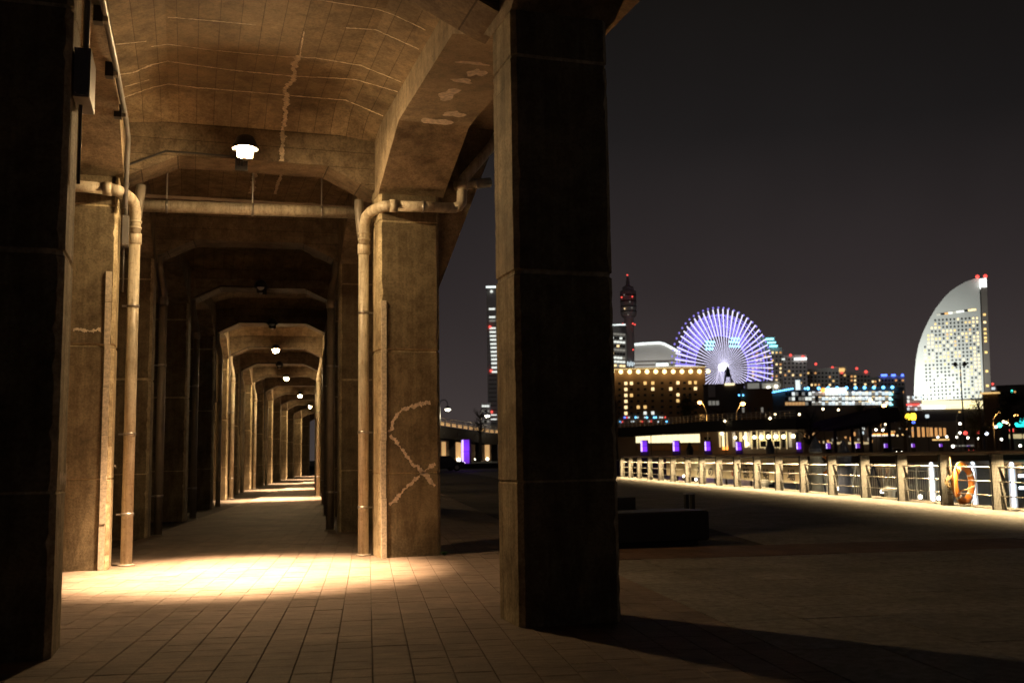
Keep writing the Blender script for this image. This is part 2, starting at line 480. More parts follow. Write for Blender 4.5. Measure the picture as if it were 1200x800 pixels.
def pillar_mesh():
    c = .035; hw, d = PWD/2, PDP
    def ring(z, k):
        x0, x1, y0, y1 = -hw+k, hw-k, k, d-k
        return [(x0+c, y0, z), (x1-c, y0, z), (x1, y0+c, z), (x1, y1-c, z), (x1-c, y1, z), (x0+c, y1, z), (x0, y1-c, z), (x0, y0+c, z)]
    rj = random.Random(5)
    zs = [(-.02, 0), (.93, 0), (.934, .006), (.946, .006), (.95, 0), (2.335, 0), (2.345, .011), (2.365, .011), (2.375, 0), (3.86, 0), (3.868, .009), (3.882, .009), (3.89, 0), (PTOP+.5, 0)]
    full = []
    for (z0, k0), (z1, k1) in zip(zs, zs[1:]):
        full.append((z0, k0))
        if z1-z0 > .3:
            n_ = int((z1-z0)/.055)
            full += [(z0+(z1-z0)*i/n_, 0) for i in range(1, n_)]
    full.append(zs[-1]); rr_ = []
    for z, k in full:     # worn arrises: the corner points wander by a few millimetres, here and there a chip
        row_ = []
        for i, (x, y, zz) in enumerate(ring(z, k)):
            j_ = abs(rj.gauss(0, .003))+(rj.uniform(.006, .018) if rj.random() < .07 else 0)
            if i in (0, 1, 4, 5): x -= math.copysign(j_, x)
            else: y += j_ if y < .25 else -j_
            row_.append((x, y, zz))
        rr_.append(row_)
    return MB().rings(rr_)
pm = pillar_mesh().mesh('pillar'); pm.materials.append(MATS['concrete_pillar'])
PILL = {}
for k in range(len(FR)):
    for sd in (-1, 1):
        p = fp(k, sd*(IN+PWD/2), 0, 0)
        if k == 1 and sd == -1: p.x -= .04
        o = place('pillar', pm, via, p, (0, 0, -ANG[k])); PILL[(k, sd)] = o
PILL[(0, 1)]['label'] = 'nearest pillar, in the middle of the picture'
PILL[(0, -1)]['label'] = 'black shaded pillar at the left edge'
PILL[(1, 1)]['label'] = 'second right pillar with pale patched cracks'
PILL[(1, -1)]['label'] = 'second left pillar lit by the nearest lamp'

# extra near edge of the deck toward and above the camera
def section(k, ly): return k, ly
BEAM_IN, BEAM_OUT, DECK_OUT = 1.40, 2.18, 3.06
CZ, CE = 5.15, 5.00          # soffit height mid span and at the edge beams
CB0, CB1 = .27, .82          # cross beam front and back behind the pillar front
def lerpP(k, t, lx, z):      # bay k..k+1, t metres behind front of frame k -> uses straight blend between both frames
    L = FR[k+1][0]-FR[k][0]
    a = fp(k, lx, 0, z); b = fp(k+1, lx, 0, z)
    return a.lerp(b, t/L)
def bay_pts(k):
    """k = -1 is the bay over the camera"""
    if k >= 0:
        L = FR[k+1][0]-FR[k][0]
        return L, lambda t, lx, z: lerpP(k, t, lx, z)
    return 5.6, lambda t, lx, z: Vector((FR[0][1]+lx, FR[0][0]-5.6+t, z))
for k in range(-1, len(FR)-1):
    L, f = bay_pts(k)
    # soffit slab: flat middle, splayed sides and splayed ends
    t0, t1 = CB1, L+CB0; hs = .45
    xs = [-BEAM_IN-.02, -.95, .95, BEAM_IN+.02]
    def row(t, drop): return [f(t, xs[0], CE-(.10 if drop else 0)), f(t, xs[1], CZ-drop), f(t, xs[2], CZ-drop), f(t, xs[3], CE-(.10 if drop else 0))]
    m = MB(); rows = [row(t0, .20), row(t0+hs, 0), row(t1-hs, 0), row(t1, .20)]
    vs = [p for r in rows for p in r]; fsx = []
    for i in range(3):
        for j in range(3): a = i*4+j; fsx.append((a, a+4, a+5, a+1))
    m.add(vs, fsx)
    m.add([f(t0-.4, xs[0], 5.7), f(t1+.4, xs[0], 5.7), f(t1+.4, xs[3], 5.7), f(t0-.4, xs[3], 5.7)], [(0, 3, 2, 1)])
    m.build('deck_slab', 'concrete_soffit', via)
    # edge beams with haunches
    for sd in (-1, 1):
        prof = [(0, PTOP), (PDP if k >= 0 else PDP, PTOP)]
        pr = [(PDP, PTOP-.02), (PDP+.10, PTOP+.04), (1.62, 4.69), (L-1.20, 4.69), (L-.08, PTOP+.02), (L, PTOP-.02), (L, 5.62), (PDP, 5.62)]
        # straddle the pillars: extend to the middle of both
        pr[0] = (PDP-.2, PTOP-.02); pr[5] = (L+.2, PTOP-.02); pr[6] = (L+.31, 5.62); pr[7] = (.31, 5.62); pr[0] = (.31, PTOP-.02); pr[5] = (L+.31, PTOP-.02)
        pr.insert(1, (PDP, PTOP-.021)); pr.insert(6, (L, PTOP-.021))
        mb = MB().prism(pr, lambda p: f(p[0], sd*BEAM_IN, p[1]), lambda p: f(p[0], sd*BEAM_OUT, p[1]))
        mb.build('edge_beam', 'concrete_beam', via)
        # thin drip fillet along the inner arris
        # overhanging deck edge and parapet
        cp = [(BEAM_OUT-.02, 5.18), (DECK_OUT, 5.10), (DECK_OUT, 6.2), (DECK_OUT-.18, 6.2), (DECK_OUT-.18, 5.5), (BEAM_OUT-.02, 5.6)]
        MB().prism(cp, lambda p: f(.0, sd*p[0], p[1]), lambda p: f(L-.004, sd*p[0], p[1])).build('deck_edge', 'concrete_beam', via)
for k in range(len(FR)):
    def cb(p, ly): return fp(k, p[0], ly, p[1])
    w_ = BEAM_IN+.05
    pr = [(-w_, 4.28), (-1.36, 4.31), (-.83, 4.57), (.83, 4.57), (1.36, 4.31), (w_, 4.28), (w_, 5.4), (-w_, 5.4)]
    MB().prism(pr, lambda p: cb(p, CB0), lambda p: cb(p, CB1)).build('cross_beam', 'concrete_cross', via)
    if k >= 1:
        br = [(IN+PWD-.02, 3.02), (IN+PWD+.80, 5.12), (IN+PWD-.02, 5.12)]
        MB().prism(br, lambda p: cb(p, .12), lambda p: cb(p, .42)).build('bracket', 'concrete_beam', via)
# corner strips left standing on the second pillars
for (sd, zt) in ((1, 2.93), (-1, 3.15)):
    b0 = fp(1, sd*IN, 0, 0)
    x0 = b0.x + (.05 if sd > 0 else -.11)
    st = MB(); z = 0.0
    while z < zt:
        h = random.uniform(.25, .7); x_ = random.uniform(-.004, .004)
        st.box(x0+x_-.030, x0+.030+x_, 11.65-.016-random.uniform(0, .006), 11.66, z, min(zt, z+h-.004)); z += h
    st.build('corner_strip', 'lime', via)

# lime runs along the cracks of the near soffit
def zc(x):
    l = abs(x-.66); return CZ if l < .95 else CZ-(CZ-CE)*(l-.95)/.47
RUNS = [([(-.76, 10.68), (-.62, 10.71), (-.45, 10.59), (-.29, 10.58), (.36, 10.66), (.94, 10.66), (1.61, 10.58), (2.05, 10.46)], .022),
        ([(-.76, 11.38), (-.45, 11.24), (-.29, 11.24), (-.01, 11.27), (.93, 11.26), (1.61, 11.25), (2.04, 11.28)], .022),
        ([(-.76, 9.9), (-.47, 9.97)], .02), ([(-.43, 10.12), (.16, 10.17), (.86, 10.15), (1.14, 10.1), (1.61, 10.18), (2.03, 10.18)], .018),
        ([(-.27, 9.49), (.1, 9.46), (.51, 9.45)], .014), ([(1.33, 9.29), (1.60, 9.26), (2.03, 9.29)], .02),
        ([(-.72, 11.05), (-.48, 11.0)], .016), ([(.96, 9.48), (.98, 10.08)], .012), ([(.98, 10.08), (.95, 10.32), (.98, 10.73), (.92, 11.1)], .050),
        ([(-.2, 8.75), (.6, 8.72), (1.4, 8.8), (2.0, 8.86)], .013)]
for pts, wd in RUNS:
    P = []
    for (x0, y0), (x1, y1) in zip(pts, pts[1:]):
        for i in range(4):
            x = x0+(x1-x0)*i/4; P.append((x, y0+(y1-y0)*i/4, zc(x)))
    P.append((pts[-1][0], pts[-1][1], zc(pts[-1][0])))
    MB().ribbon(P, wd, (0, 0, -1), .3, 3, .004).build('lime_run', 'lime', via)
zend = lambda y: CZ - .20*max(0, (y-11.47)/.45)
P = [(.92, 11.1, CZ), (.97, 11.35, CZ), (.965, 11.47, CZ), (.97, 11.915, zend(11.915))]
MB().ribbon(P, .05, (0, -.3, -.95), .3, 5, .006).build('lime_run', 'lime', via)
MB().ribbon([(.97, 11.92, 4.94), (.96, 11.92, 4.58)], .045, (0, -1, 0), .3, 8, .004).build('lime_run', 'lime', via)
MB().ribbon([(.78, 12.6, 5.0), (.80, 15.6, 5.13)], .05, (0, 0, -1), .35, 14, .012).build('lime_run', 'lime', via)
MB().ribbon([(1.15, 13.2, 5.14), (1.17, 15.6, 5.14)], .04, (0, 0, -1), .35, 14, .006).build('lime_run', 'lime', via)
# lime on the edge beam: short runs down its inner face and pale blotches on its underside
for y_, z0, z1 in ((8.9, 5.0, 4.72), (9.3, 4.98, 4.74), (10.15, 5.0, 4.70), (10.46, 5.0, 4.70), (11.28, 5.0, 4.5)):
    MB().ribbon([(2.072, y_, z0), (2.072, y_+.01, z1)], .022, (-1, 0, 0), .35, 8, .004).build('lime_run', 'lime', via)
def blotch(cx, cy, rx, ry, zf, n=26, seed=1):
    rr = random.Random(seed); pts = []
    ph = [rr.uniform(0, 6.28) for _ in range(4)]
    for i in range(n):
        a = 2*math.pi*i/n; q_ = 1+.22*math.sin(2*a+ph[0])+.18*math.sin(3*a+ph[1])+.14*math.sin(5*a+ph[2])+rr.uniform(-.08, .08)
        x = cx+rx*q_*math.cos(a); y = cy+ry*q_*math.sin(a); pts.append((x, y, zf(y)-.004))
    MB().add(pts, [tuple(range(n-1, -1, -1))]).build('lime_stain', 'mortar_patch', via)
flat = lambda y: 4.69
for i, (x, y, rx, ry) in enumerate(((2.46, 10.42, .13, .17), (2.58, 10.1, .10, .10), (2.38, 9.55, .09, .16), (2.42, 9.15, .12, .05), (2.50, 8.92, .08, .10), (2.40, 8.7, .13, .04))):
    blotch(x, y, rx, ry, flat, seed=i+3)
for (a, b_) in (((2.30, 10.62), (2.50, 10.66)), ((2.30, 10.83), (2.52, 10.78)), ((2.30, 10.83), (2.28, 10.62)), ((2.52, 10.78), (2.5, 10.66))):
    MB().ribbon([(a[0], a[1], 4.69), (b_[0], b_[1], 4.69)], .018, (0, 0, -1), .4, 5, .003).build('lime_run', 'lime', via)
# the pale filler in the cracks of the second right pillar
for pts in ([(2.66, 1.75), (2.55, 1.735), (2.43, 1.71), (2.31, 1.66), (2.26, 1.59), (2.22, 1.52), (2.185, 1.41)],
            [(2.19, 1.38), (2.31, 1.23), (2.34, 1.18), (2.46, 1.04), (2.57, .96), (2.71, .79)],
            [(2.71, 1.05), (2.62, .99), (2.55, .94), (2.41, .81), (2.27, .68), (2.185, .58)]):
    MB().ribbon([(x, 11.65, z) for x, z in pts], .034, (0, -1, 0), .42, 7, .0015).build('crack_filler', 'mortar_patch', PILL[(1, 1)]).matrix_parent_inverse = Matrix.Translation(PILL[(1, 1)].location).inverted()
MB().ribbon([(-.7695, 11.85, 1.08), (-.7695, 12.1, 1.07)], .02, (1, 0, 0), .3, 4).build('lime_run', 'lime', via)
MB().ribbon([(-1.2, 11.65, 2.52), (-1.08, 11.65, 2.50), (-.93, 11.65, 2.52)], .03, (0, -1, 0), .5, 8).build('lime_run', 'lime', via)
MB().ribbon([(-.733, 6.62, 1.02), (-.733, 6.98, 1.03)], .05, (1, 0, 0), .6, 9).build('lime_run', 'lime', via)

# ---------------------------------------------------------------- left boundary wall: panels between posts, follows the viaduct
def interp_c(y):
    for (y0, x0), (y1, x1) in zip(FR, FR[1:]):
        if y <= y1: return x0+(x1-x0)*max(0, (y-y0)/(y1-y0))
    return FR[-1][1]
rw = thing('boundary_wall', 'dark concrete wall behind the left row of pillars', 'wall', (0, 0, 0))
y = 2.0; i = 0
while y < 84:
    y2 = y+3.0; xa, xb = interp_c(y)-3.55, interp_c(y2)-3.55
    MB().add([(xa, y, -.02), (xb, y2-.03, -.02), (xb, y2-.03, 6.0), (xa, y, 6.0), (xa-.2, y, -.02), (xb-.2, y2-.03, -.02), (xb-.2, y2-.03, 6.0), (xa-.2, y, 6.0)],
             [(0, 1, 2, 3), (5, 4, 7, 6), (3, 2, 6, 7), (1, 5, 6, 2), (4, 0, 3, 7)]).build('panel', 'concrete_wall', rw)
    MB().box(xa-.16, xa+.06, y-.1, y+.07, -.02, 6.05).build('post', 'concrete_wall', rw)
    y = y2

# ---------------------------------------------------------------- lamps under the cross beams
def lamp(k, lit, label):
    o = fp(k, -.15 if k < 2 else 0, CB0, 4.43)
    L = thing('arcade_lamp', label, 'lamp', o, -ANG[k], 'lamps under the cross beams')
    MB().box(-.07, .07, -.035, -.002, .0, .19).build('bracket', 'dark_metal', L)
    MB().tube([(0, -.03, .06), (0, -.60, .06), (0, -.84, .10), (0, -.90, .15)], .018, 8).build('arm', 'dark_metal', L, True)
    MB().lathe([(.03, .15), (.05, .145), (.09, .12), (.138, .02), (.140, -.008), (.134, -.006), (.08, .10), (.03, .11)], 20, (0, -.90, 0)).build('reflector', 'dark_metal', L, True)
    if lit: MB().sphere((0, -.90, -.022), .086, 20, 12).build('globe', 'lamp_globe', L, True)
    else: MB().sphere((0, -.90, .02), .07, 16, 9).build('globe', 'white_paint', L, True)
    sk = [[(.092*math.cos(a), -.90+.092*math.sin(a), z_) for a in [R(28+124*i/14) for i in range(15)]] for z_ in (.0, -.085)]
    MB().add(sk[0]+sk[1], [(i, i+1, 16+i, 15+i) for i in range(14)]).build('added_shield', 'dark_metal', L)  # added shield hidden behind the globe, keeps its light from the rear bays
    MB().lathe([(.03, -.075), (.035, -.06), (.03, -.045)], 10, (0, -.90, -.05)).build('finial', 'steel', L, True)
    MB().tube([(-.02, -.015, .16), (-.5, -.012, .17), (-.83, -.012, .17), (-1.33, -.012, -.07)], .012, 6).build('cable', 'black_cable', L)
    if lit:
        light('SPOT', L, (0, -.90, -.14), LAMP_CORE, WARM, (R(-3), 0, 0), .10, cone=R(57), blend=1.0)
        light('SPOT', L, (0, -.90, -.15), LAMP_MID, WARM, (R(-8), 0, 0), .10, cone=R(88), blend=1.0)
        light('SPOT', L, (0, -.90, -.16), LAMP_WIDE, WARM, (R(-14), 0, 0), .10, cone=R(112), blend=1.0)
    return L
LAMPS = [(1, True, 'nearest lit lamp, blazing above the bright pool of light'), (3, False, 'unlit lamp on the second dark cross beam'), (4, False, 'unlit lamp with pale shade just above the second lit lamp'),
         (5, True, 'second lit lamp down the arcade'), (6, False, 'unlit lamp just behind the second lit lamp'), (7, True, 'third lit lamp, half hidden behind a cross beam'), (9, True, 'fourth lit lamp far down the arcade'),
         (11, True, 'fifth lit lamp, small and far down the arcade'), (13, True, 'farthest lit lamp at the end of the arcade')]
for k, lit, lb in LAMPS: lamp(k, lit, lb)

# ---------------------------------------------------------------- drain pipes
def drainpipe(k, sd, label, mat='pvc', big=False):
    a = -ANG[k]; base = fp(k, sd*(IN-.115), .40, 0)
    T = thing('drainpipe', label, 'drainpipe', base, a, 'drain pipes beside the pillars')
    r = .062
    MB().tube([(0, 0, 0), (0, 0, 1.9), (0, 0, 3.62)], r, 18).build('pipe', mat, T, True)
    MB().lathe([(r+.004, 3.54), (r+.012, 3.545), (r+.012, 3.66), (r+.003, 3.67)], 18).build('collar', mat, T, True)
    for z in (.55, 1.42, 2.84) if big else (.6, 2.6):
        c = MB().lathe([(r+.001, z-.018), (r+.006, z-.017), (r+.006, z+.017), (r+.001, z+.018)], 18).build('clamp', 'steel', T, True)
        MB().box(min(0, sd*.05)+sd*r*1.05 - (0 if sd > 0 else .0), max(0, sd*.05)+sd*r*1.05, -.011, .011, z-.009, z+.009).build('clamp_arm', 'steel', T)
    if big:
        # elbow at the head and the run across the face of the pillar
        el = [(0, 0, 3.62)] + [(0, -.02*i_/6, 3.62+.05*i_) for i_ in range(1, 5)]
        arc = [(0, -.02, 3.66), (0, -.03, 3.80), (0, -.05, 3.90), (sd*.015, -.10, 3.985), (sd*.05, -.20, 4.02), (sd*.10, -.33, 4.03), (sd*.16, -.46, 4.03), (sd*.25, -.51, 4.03)]
        MB().tube(arc, r+.002, 18).build('elbow', mat, T, True)
        for z in (3.72, 3.79):
            MB().lathe([(r+.003, z-.012), (r+.012, z-.01), (r+.012, z+.01), (r+.003, z+.012)], 18, (0, -.025, 0)).build('collar', mat, T, True)
        end = 1.02 if sd > 0 else .95
        MB().tube([(sd*.22, -.51, 4.03), (sd*end, -.51, 4.05)], r, 18).build('cross_run', mat, T, True)
        o = MB().tube([(sd*.22, -.51, 4.03), (sd*.31, -.51, 4.032)], r+.012, 18).build('collar', mat, T, True)
        MB().tube([(sd*.60, -.51, 4.04), (sd*.625, -.51, 4.04)], r+.007, 18).build('clamp', 'steel', T, True)
        if sd > 0:
            MB().tube([(end-.03, -.51, 4.05), (end+.03, -.51, 4.07), (end+.065, -.51, 4.12), (end+.07, -.51, 4.20), (end+.07, -.51, 4.34)], r, 18).build('elbow', mat, T, True)
            MB().tube([(end+.07, -.51, 4.27), (end+.07, -.51, 4.36)], r+.014, 18).build('collar', mat, T, True)
            MB().tube([(end+.07, -.51, 4.34), (end+.10, -.51, 4.42), (end+.22, -.46, 4.56), (end+.50, -.36, 4.90), (end+.62, -.32, 5.12)], r, 18).build('upper_run', mat, T, True)
            MB().tube([(end+.00, -.47, 4.33), (end+.45, -.40, 4.42)], r*.95, 18).build('side_branch', mat, T, True)
            MB().tube([(end+.24, -.434, 4.378), (end+.265, -.43, 4.383)], r+.006, 18).build('clamp', 'steel', T, True)
        MB().tube([(sd*-.01, 0, 3.70), (sd*-.03, .02, 3.85), (-sd*.05, .06, 4.1), (-sd*.05, .06, 4.22)] if sd > 0 else [(.01, .04, 3.86), (.03, .05, 4.02), (.05, .06, 4.24)], r*.9, 14).build('rear_branch', 'pvc_dark', T, True)
    else:
        MB().tube([(0, 0, 3.62), (0, 0, 3.74), (sd*.03, .03, 3.90), (sd*.08, .06, 4.12), (sd*.09, .06, 4.40)], r, 14).build('elbow', mat, T, True)
    MB().lathe([(r+.002, 0), (r+.03, .002), (r+.028, .012), (r+.002, .02)], 18).build('foot_flange', 'pvc_dark', T, True)
    return T
drainpipe(1, 1, 'cream drain pipe with elbows, left of the pillar with patched cracks', big=True)
drainpipe(1, -1, 'cream drain pipe beside the second left pillar', big=True)
ORD = ['third', 'fourth', 'fifth', 'sixth', 'seventh', 'eighth', 'ninth', 'tenth', 'eleventh', 'twelfth']
for i, k in enumerate(range(2, 9)):
    for sd, nm in ((-1, 'left'), (1, 'right')):
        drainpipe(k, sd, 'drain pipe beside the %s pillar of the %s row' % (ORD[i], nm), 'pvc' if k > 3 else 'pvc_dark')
# pipe slung across the arcade behind the second pair
cp = thing('cross_pipe', 'horizontal drain pipe slung across the arcade behind the nearest lamp', 'pipe', (.66, 12.72, 4.15))
MB().tube([(-1.32, 0, 0), (1.30, 0, .06)], .074, 18).build('pipe', 'pvc', cp, True)
for x in (-.98, .02, .86):
    MB().tube([(x-.014, 0, .03+x*.023), (x+.014, 0, .03+x*.023)], .083, 18).build('hanger', 'steel', cp, True)
    MB().box(x-.008, x+.008, -.004, .004, .10, .95).build('hanger_rod', 'steel', cp)
MB().box(-1.33, 1.33, .10, .16, .13, .17).build('support_rail', 'rust_steel', cp)

# ---------------------------------------------------------------- conduits and junction boxes
cn = thing('conduit', 'thin conduit pipe along the left edge beam', 'conduit', (-.70, 0, 0))
MB().tube([(0, 5.0, 4.62), (0, 8.1, 4.62), (0, 11.0, 4.66), (0, 11.5, 4.60), (-.01, 11.60, 4.42), (-.02, 11.61, 3.85)], .026, 12).build('pipe', 'box_grey', cn, True)
for y_ in (8.35, 9.55, 10.7):
    MB().box(-.02, .02, y_-.03, y_+.03, 4.56, 4.60).build('clip', 'steel', cn); MB().box(-.09, -.02, y_-.045, y_+.045, 4.55, 4.68).build('spacer_block', 'dark_metal', cn)
def jbox(label, loc, sx, sy, sz, wire_up=None):
    T = thing('junction_box', label, 'junction box', loc)
    MB().rings([[(-sx/2, -sy/2, 0), (sx/2, -sy/2, 0), (sx/2, sy/2, 0), (-sx/2, sy/2, 0)], [(-sx/2, -sy/2, sz), (sx/2, -sy/2, sz), (sx/2, sy/2, sz), (-sx/2, sy/2, sz)]]).build('case', 'box_grey', T)
    MB().box(-sx/2+.006, sx/2-.006, -sy/2-.012, -sy/2-.001, .008, sz-.008).build('lid', 'box_grey', T)
    for x in (-sx/2+.014, sx/2-.014):
        for z in (.018, sz-.018): MB().lathe([(.006, 0), (.006, .006), (.001, .008)], 8).build('screw', 'steel', T, loc=(x, -sy/2-.011, z), rot=(R(90), 0, 0))
    MB().tube([(0, 0, sz), (0, 0, sz+(wire_up or .25))], .02, 10).build('conduit_stub', 'box_grey', T, True)
    MB().tube([(-sx*.2, 0, 0), (-sx*.2, .01, -.5)], .011, 8).build('lower_cable', 'black_cable', T, True)
jbox('grey junction box on the black pillar at the left edge', (-.675, 6.72, 3.33), .095, .34, .31, .9)
jbox('small grey junction box high on the second left pillar', (-.72, 11.80, 3.46), .07, .11, .34, .30)
for i, (k, sd) in enumerate(((4, -1), (5, -1), (6, -1), (8, -1))):
    p = fp(k, sd*(IN-.03), .16, 2.55)
    jbox(['grey box on the fifth left pillar', 'grey box on the sixth left pillar', 'grey box on the seventh left pillar', 'grey box on the ninth left pillar'][i]+' of the arcade', p, .06, .12, .32, 1.6)
# a weed in the joint at the foot of the pillar
wd = thing('weed', 'small green weed at the foot of the pillar with patched cracks', 'weed', (2.80, 11.60, 0))
for i in range(9):
    a = random.uniform(0, 6.28); l = random.uniform(.04, .075); z = random.uniform(.02, .05)
    c, s_ = math.cos(a), math.sin(a)
    MB().add([(0, 0, .004), (c*l*.5-s_*.014, s_*l*.5+c*.014, z), (c*l, s_*l, z*.9), (c*l*.5+s_*.014, s_*l*.5-c*.014, z)], [(0, 1, 2, 3)]).build('leaf', 'leaf_weed', wd)

# ================================================================ plaza furniture
bn = thing('stone_bench', 'low black stone block bench on the dark plaza behind the nearest pillar', 'bench', (5.35, 11.95, -.02), R(4))
MB().rings([[(-1.0, -.3, .06), (.84, -.3, .06), (.84, .3, .06), (-1.0, .3, .06)], [(-1.02, -.32, .08), (.86, -.32, .08), (.86, .32, .08), (-1.02, .32, .08)],
            [(-1.02, -.32, .41), (.86, -.32, .41), (.86, .32, .41), (-1.02, .32, .41)], [(-1.0, -.3, .43), (.84, -.3, .43), (.84, .3, .43), (-1.0, .3, .43)]]).build('seat_block', 'dark_stone', bn)
MB().box(-.92, .76, -.22, .22, 0, .06).build('plinth', 'dark_stone', bn)
bo = thing('bollard', 'short dark bollard with twin posts standing behind the stone bench', 'bollard', (9.4, 18.4, -.03))
for x in (-.065, .065): MB().box(x-.035, x+.035, -.04, .04, 0, .36).build('post', 'dark_metal', bo)
MB().box(-.105, .105, -.045, .045, .36, .39).build('cap', 'steel', bo)
sl = thing('stone_kerb_bench', 'long low dark seat wall on the plaza, left of the bollard', 'bench', (8.2, 19.5, -.03), R(3))
MB().box(-1.7, .4, -.3, .3, .05, .30).build('seat_block', 'dark_stone', sl); MB().box(-1.6, .3, -.22, .22, 0, .05).build('plinth', 'dark_stone', sl)

# ================================================================ promenade fence
POSTS = [(13.55, 12.0), (14.10, 13.97), (14.67, 15.96), (15.16, 17.95), (15.62, 19.92), (16.08, 21.91), (16.47, 23.85), (16.87, 25.8), (17.28, 27.78), (17.71, 29.76), (18.10, 31.74), (18.48, 33.72), (18.86, 35.72), (19.28, 37.75), (19.74, 40.0), (20.22, 42.2), (20.75, 44.5), (21.28, 46.87), (21.8, 49.1), (22.3, 51.3)]
FZ = -.02
fen = thing('promenade_fence', 'long quay fence of perforated posts with wooden top rail and wires', 'fence', (0, 0, FZ))
pmesh = MB()
hw = .105
pmesh.rings([[(-hw, -.035, 0), (hw, -.035, 0), (hw, .0, 0), (-hw, .0, 0)], [(-hw, -.035, .95), (hw, -.035, .95), (hw, .0, .95), (-hw, .0, .95)],
             [(-hw*.9, -.03, 1.05), (hw*.9, -.03, 1.05), (hw*.9, .0, 1.05), (-hw*.9, .0, 1.05)]])
pme = pmesh.mesh('post'); pme.materials.append(MATS['perforated'])
side = MB().box(-hw-.045, -hw-.004, .0, .03, 0, 1.04).mesh('post_flange'); side.materials.append(MATS['dark_metal'])
for i, (x, y) in enumerate(POSTS):
    a = POSTS[max(0, i-1)]; b = POSTS[min(len(POSTS)-1, i+1)]
    # posts stand square to the view along the quay
    rz = -math.atan2(x, y)
    p = place('post', pme, fen, (x, y, 0), (0, 0, rz)); place('post_flange', side, p)
    if i+1 < len(POSTS):
        x2, y2 = POSTS[i+1]; d = Vector((x2-x, y2-y, 0)); n_ = Vector((-d.y, d.x, 0)).normalized(); L = d.length; u_ = d.normalized()
        def pt(s_, o_, z): return Vector((x, y, z)) + u_*s_ + n_*o_
        a0, a1 = .004, L-.004
        poly = [(-.06, 1.055), (.06, 1.055), (.066, 1.075), (.066, 1.11), (.045, 1.125), (-.045, 1.125), (-.066, 1.11), (-.066, 1.075)]
        MB().prism(poly, lambda q_: pt(a0, q_[0], q_[1]), lambda q_: pt(a1, q_[0], q_[1])).build('top_rail', 'wood_rail', fen)
        for z in (.26, .53, .80):
            MB().tube([pt(.02, 0, z), pt(L-.02, 0, z)], .011 if z < .7 else .017, 8).build('wire', 'rail_metal', fen, True)
        # light strip under the rail
        c0, c1 = .28, L-.28
        st = MB().prism([(-.012, 1.035), (.012, 1.035), (.012, 1.053), (-.012, 1.053)], lambda q_: pt(c0, q_[0]+.05, q_[1]), lambda q_: pt(c1, q_[0]+.05, q_[1])).build('light_strip', 'box_grey', fen)
        mid = pt(L/2, .055, 1.028)
        light('AREA', fen, mid, RAIL_POWER, (1.0, .72, .38), (R(0), 0, math.atan2(u_.y, u_.x)), sx=L-.6, sy=.02, spread=R(150))

# life ring hung on a post, with its rope
lr = thing('life_ring', 'orange life ring with rope hanging on a fence post', 'life ring', (15.34, 17.68, .43), R(20))
rg = MB(); RR, rr_ = .335, .078
rings = []
for i in range(32):
    a = 2*math.pi*i/32; rings.append([((RR+rr_*math.cos(t_))*math.cos(a), rr_*.8*math.sin(t_), (RR+rr_*math.cos(t_))*1.05*math.sin(a)) for t_ in [2*math.pi*k/12 for k in range(12)]])
rings.append(rings[0]); rg.rings(rings, False).build('ring', 'orange_ring', lr, True)
for a in (.6, 2.2, 3.9, 5.4):
    b_ = [((RR+(rr_+.006)*math.cos(t_))*math.cos(a+da), (rr_+.006)*.82*math.sin(t_), (RR+(rr_+.006)*math.cos(t_))*1.05*math.sin(a+da)) for da in (-.07, .07) for t_ in [2*math.pi*k/12 for k in range(12)]]
    MB().rings([b_[:12], b_[12:]], False).build('band', 'white_paint', lr, True)
lo = [((RR+.085+.05*abs(math.sin(2*a)))*math.cos(a), -.04, (RR+.085+.05*abs(math.sin(2*a)))*1.05*math.sin(a)) for a in [2*math.pi*k/40 for k in range(41)]]
MB().tube(lo, .011, 6).build('grab_line', 'rope', lr, True)
rp_ = thing('rope_coil', 'coiled pale rope hanging beside the life ring', 'rope', (15.06, 17.74, .48), R(-40))
for j in range(7):
    w_, h_ = .075+random.uniform(-.02, .03), .10+random.uniform(-.03, .04); ox, oz = random.uniform(-.03, .03), random.uniform(-.05, .03)
    MB().tube([(ox+w_*math.cos(a), random.uniform(-.02, .02), oz+h_*math.sin(a)) for a in [2*math.pi*k/16 for k in range(17)]], .012, 6).build('loop', 'rope', rp_, True)
MB().tube([(0, 0, .1), (.03, 0, .3), (.02, .02, .58)], .013, 6).build('hanging_end', 'rope', rp_, True)
MB().tube([(.02, 0, -.12), (.16, -.03, -.2), (.32, -.03, -.17), (.46, 0, -.10)], .022, 6).build('slack_line', 'rope', rp_, True)

# ================================================================ boat landing behind the fence
def off(i, t, o):     # point beside the fence: post index, metres outwards
    x, y = POSTS[i]; x2, y2 = POSTS[i+1]; d = Vector((x2-x, y2-y)).normalized(); return Vector((x+(x2-x)*t+d.y*o, y+(y2-y)*t-d.x*o, 0))
def offb(px, o):     # the point on that line lying at a given bearing
    best = None
    for i in range(len(POSTS)-1):
        for k in range(20):
            p = off(i, k/20, o); d_ = p-Vector((0, 0, CAM_H)); e_ = abs(600+1200*d_.dot(_r)/d_.dot(_f)-px)
            if best is None or e_ < best[0]: best = (e_, p)
    return best[1]
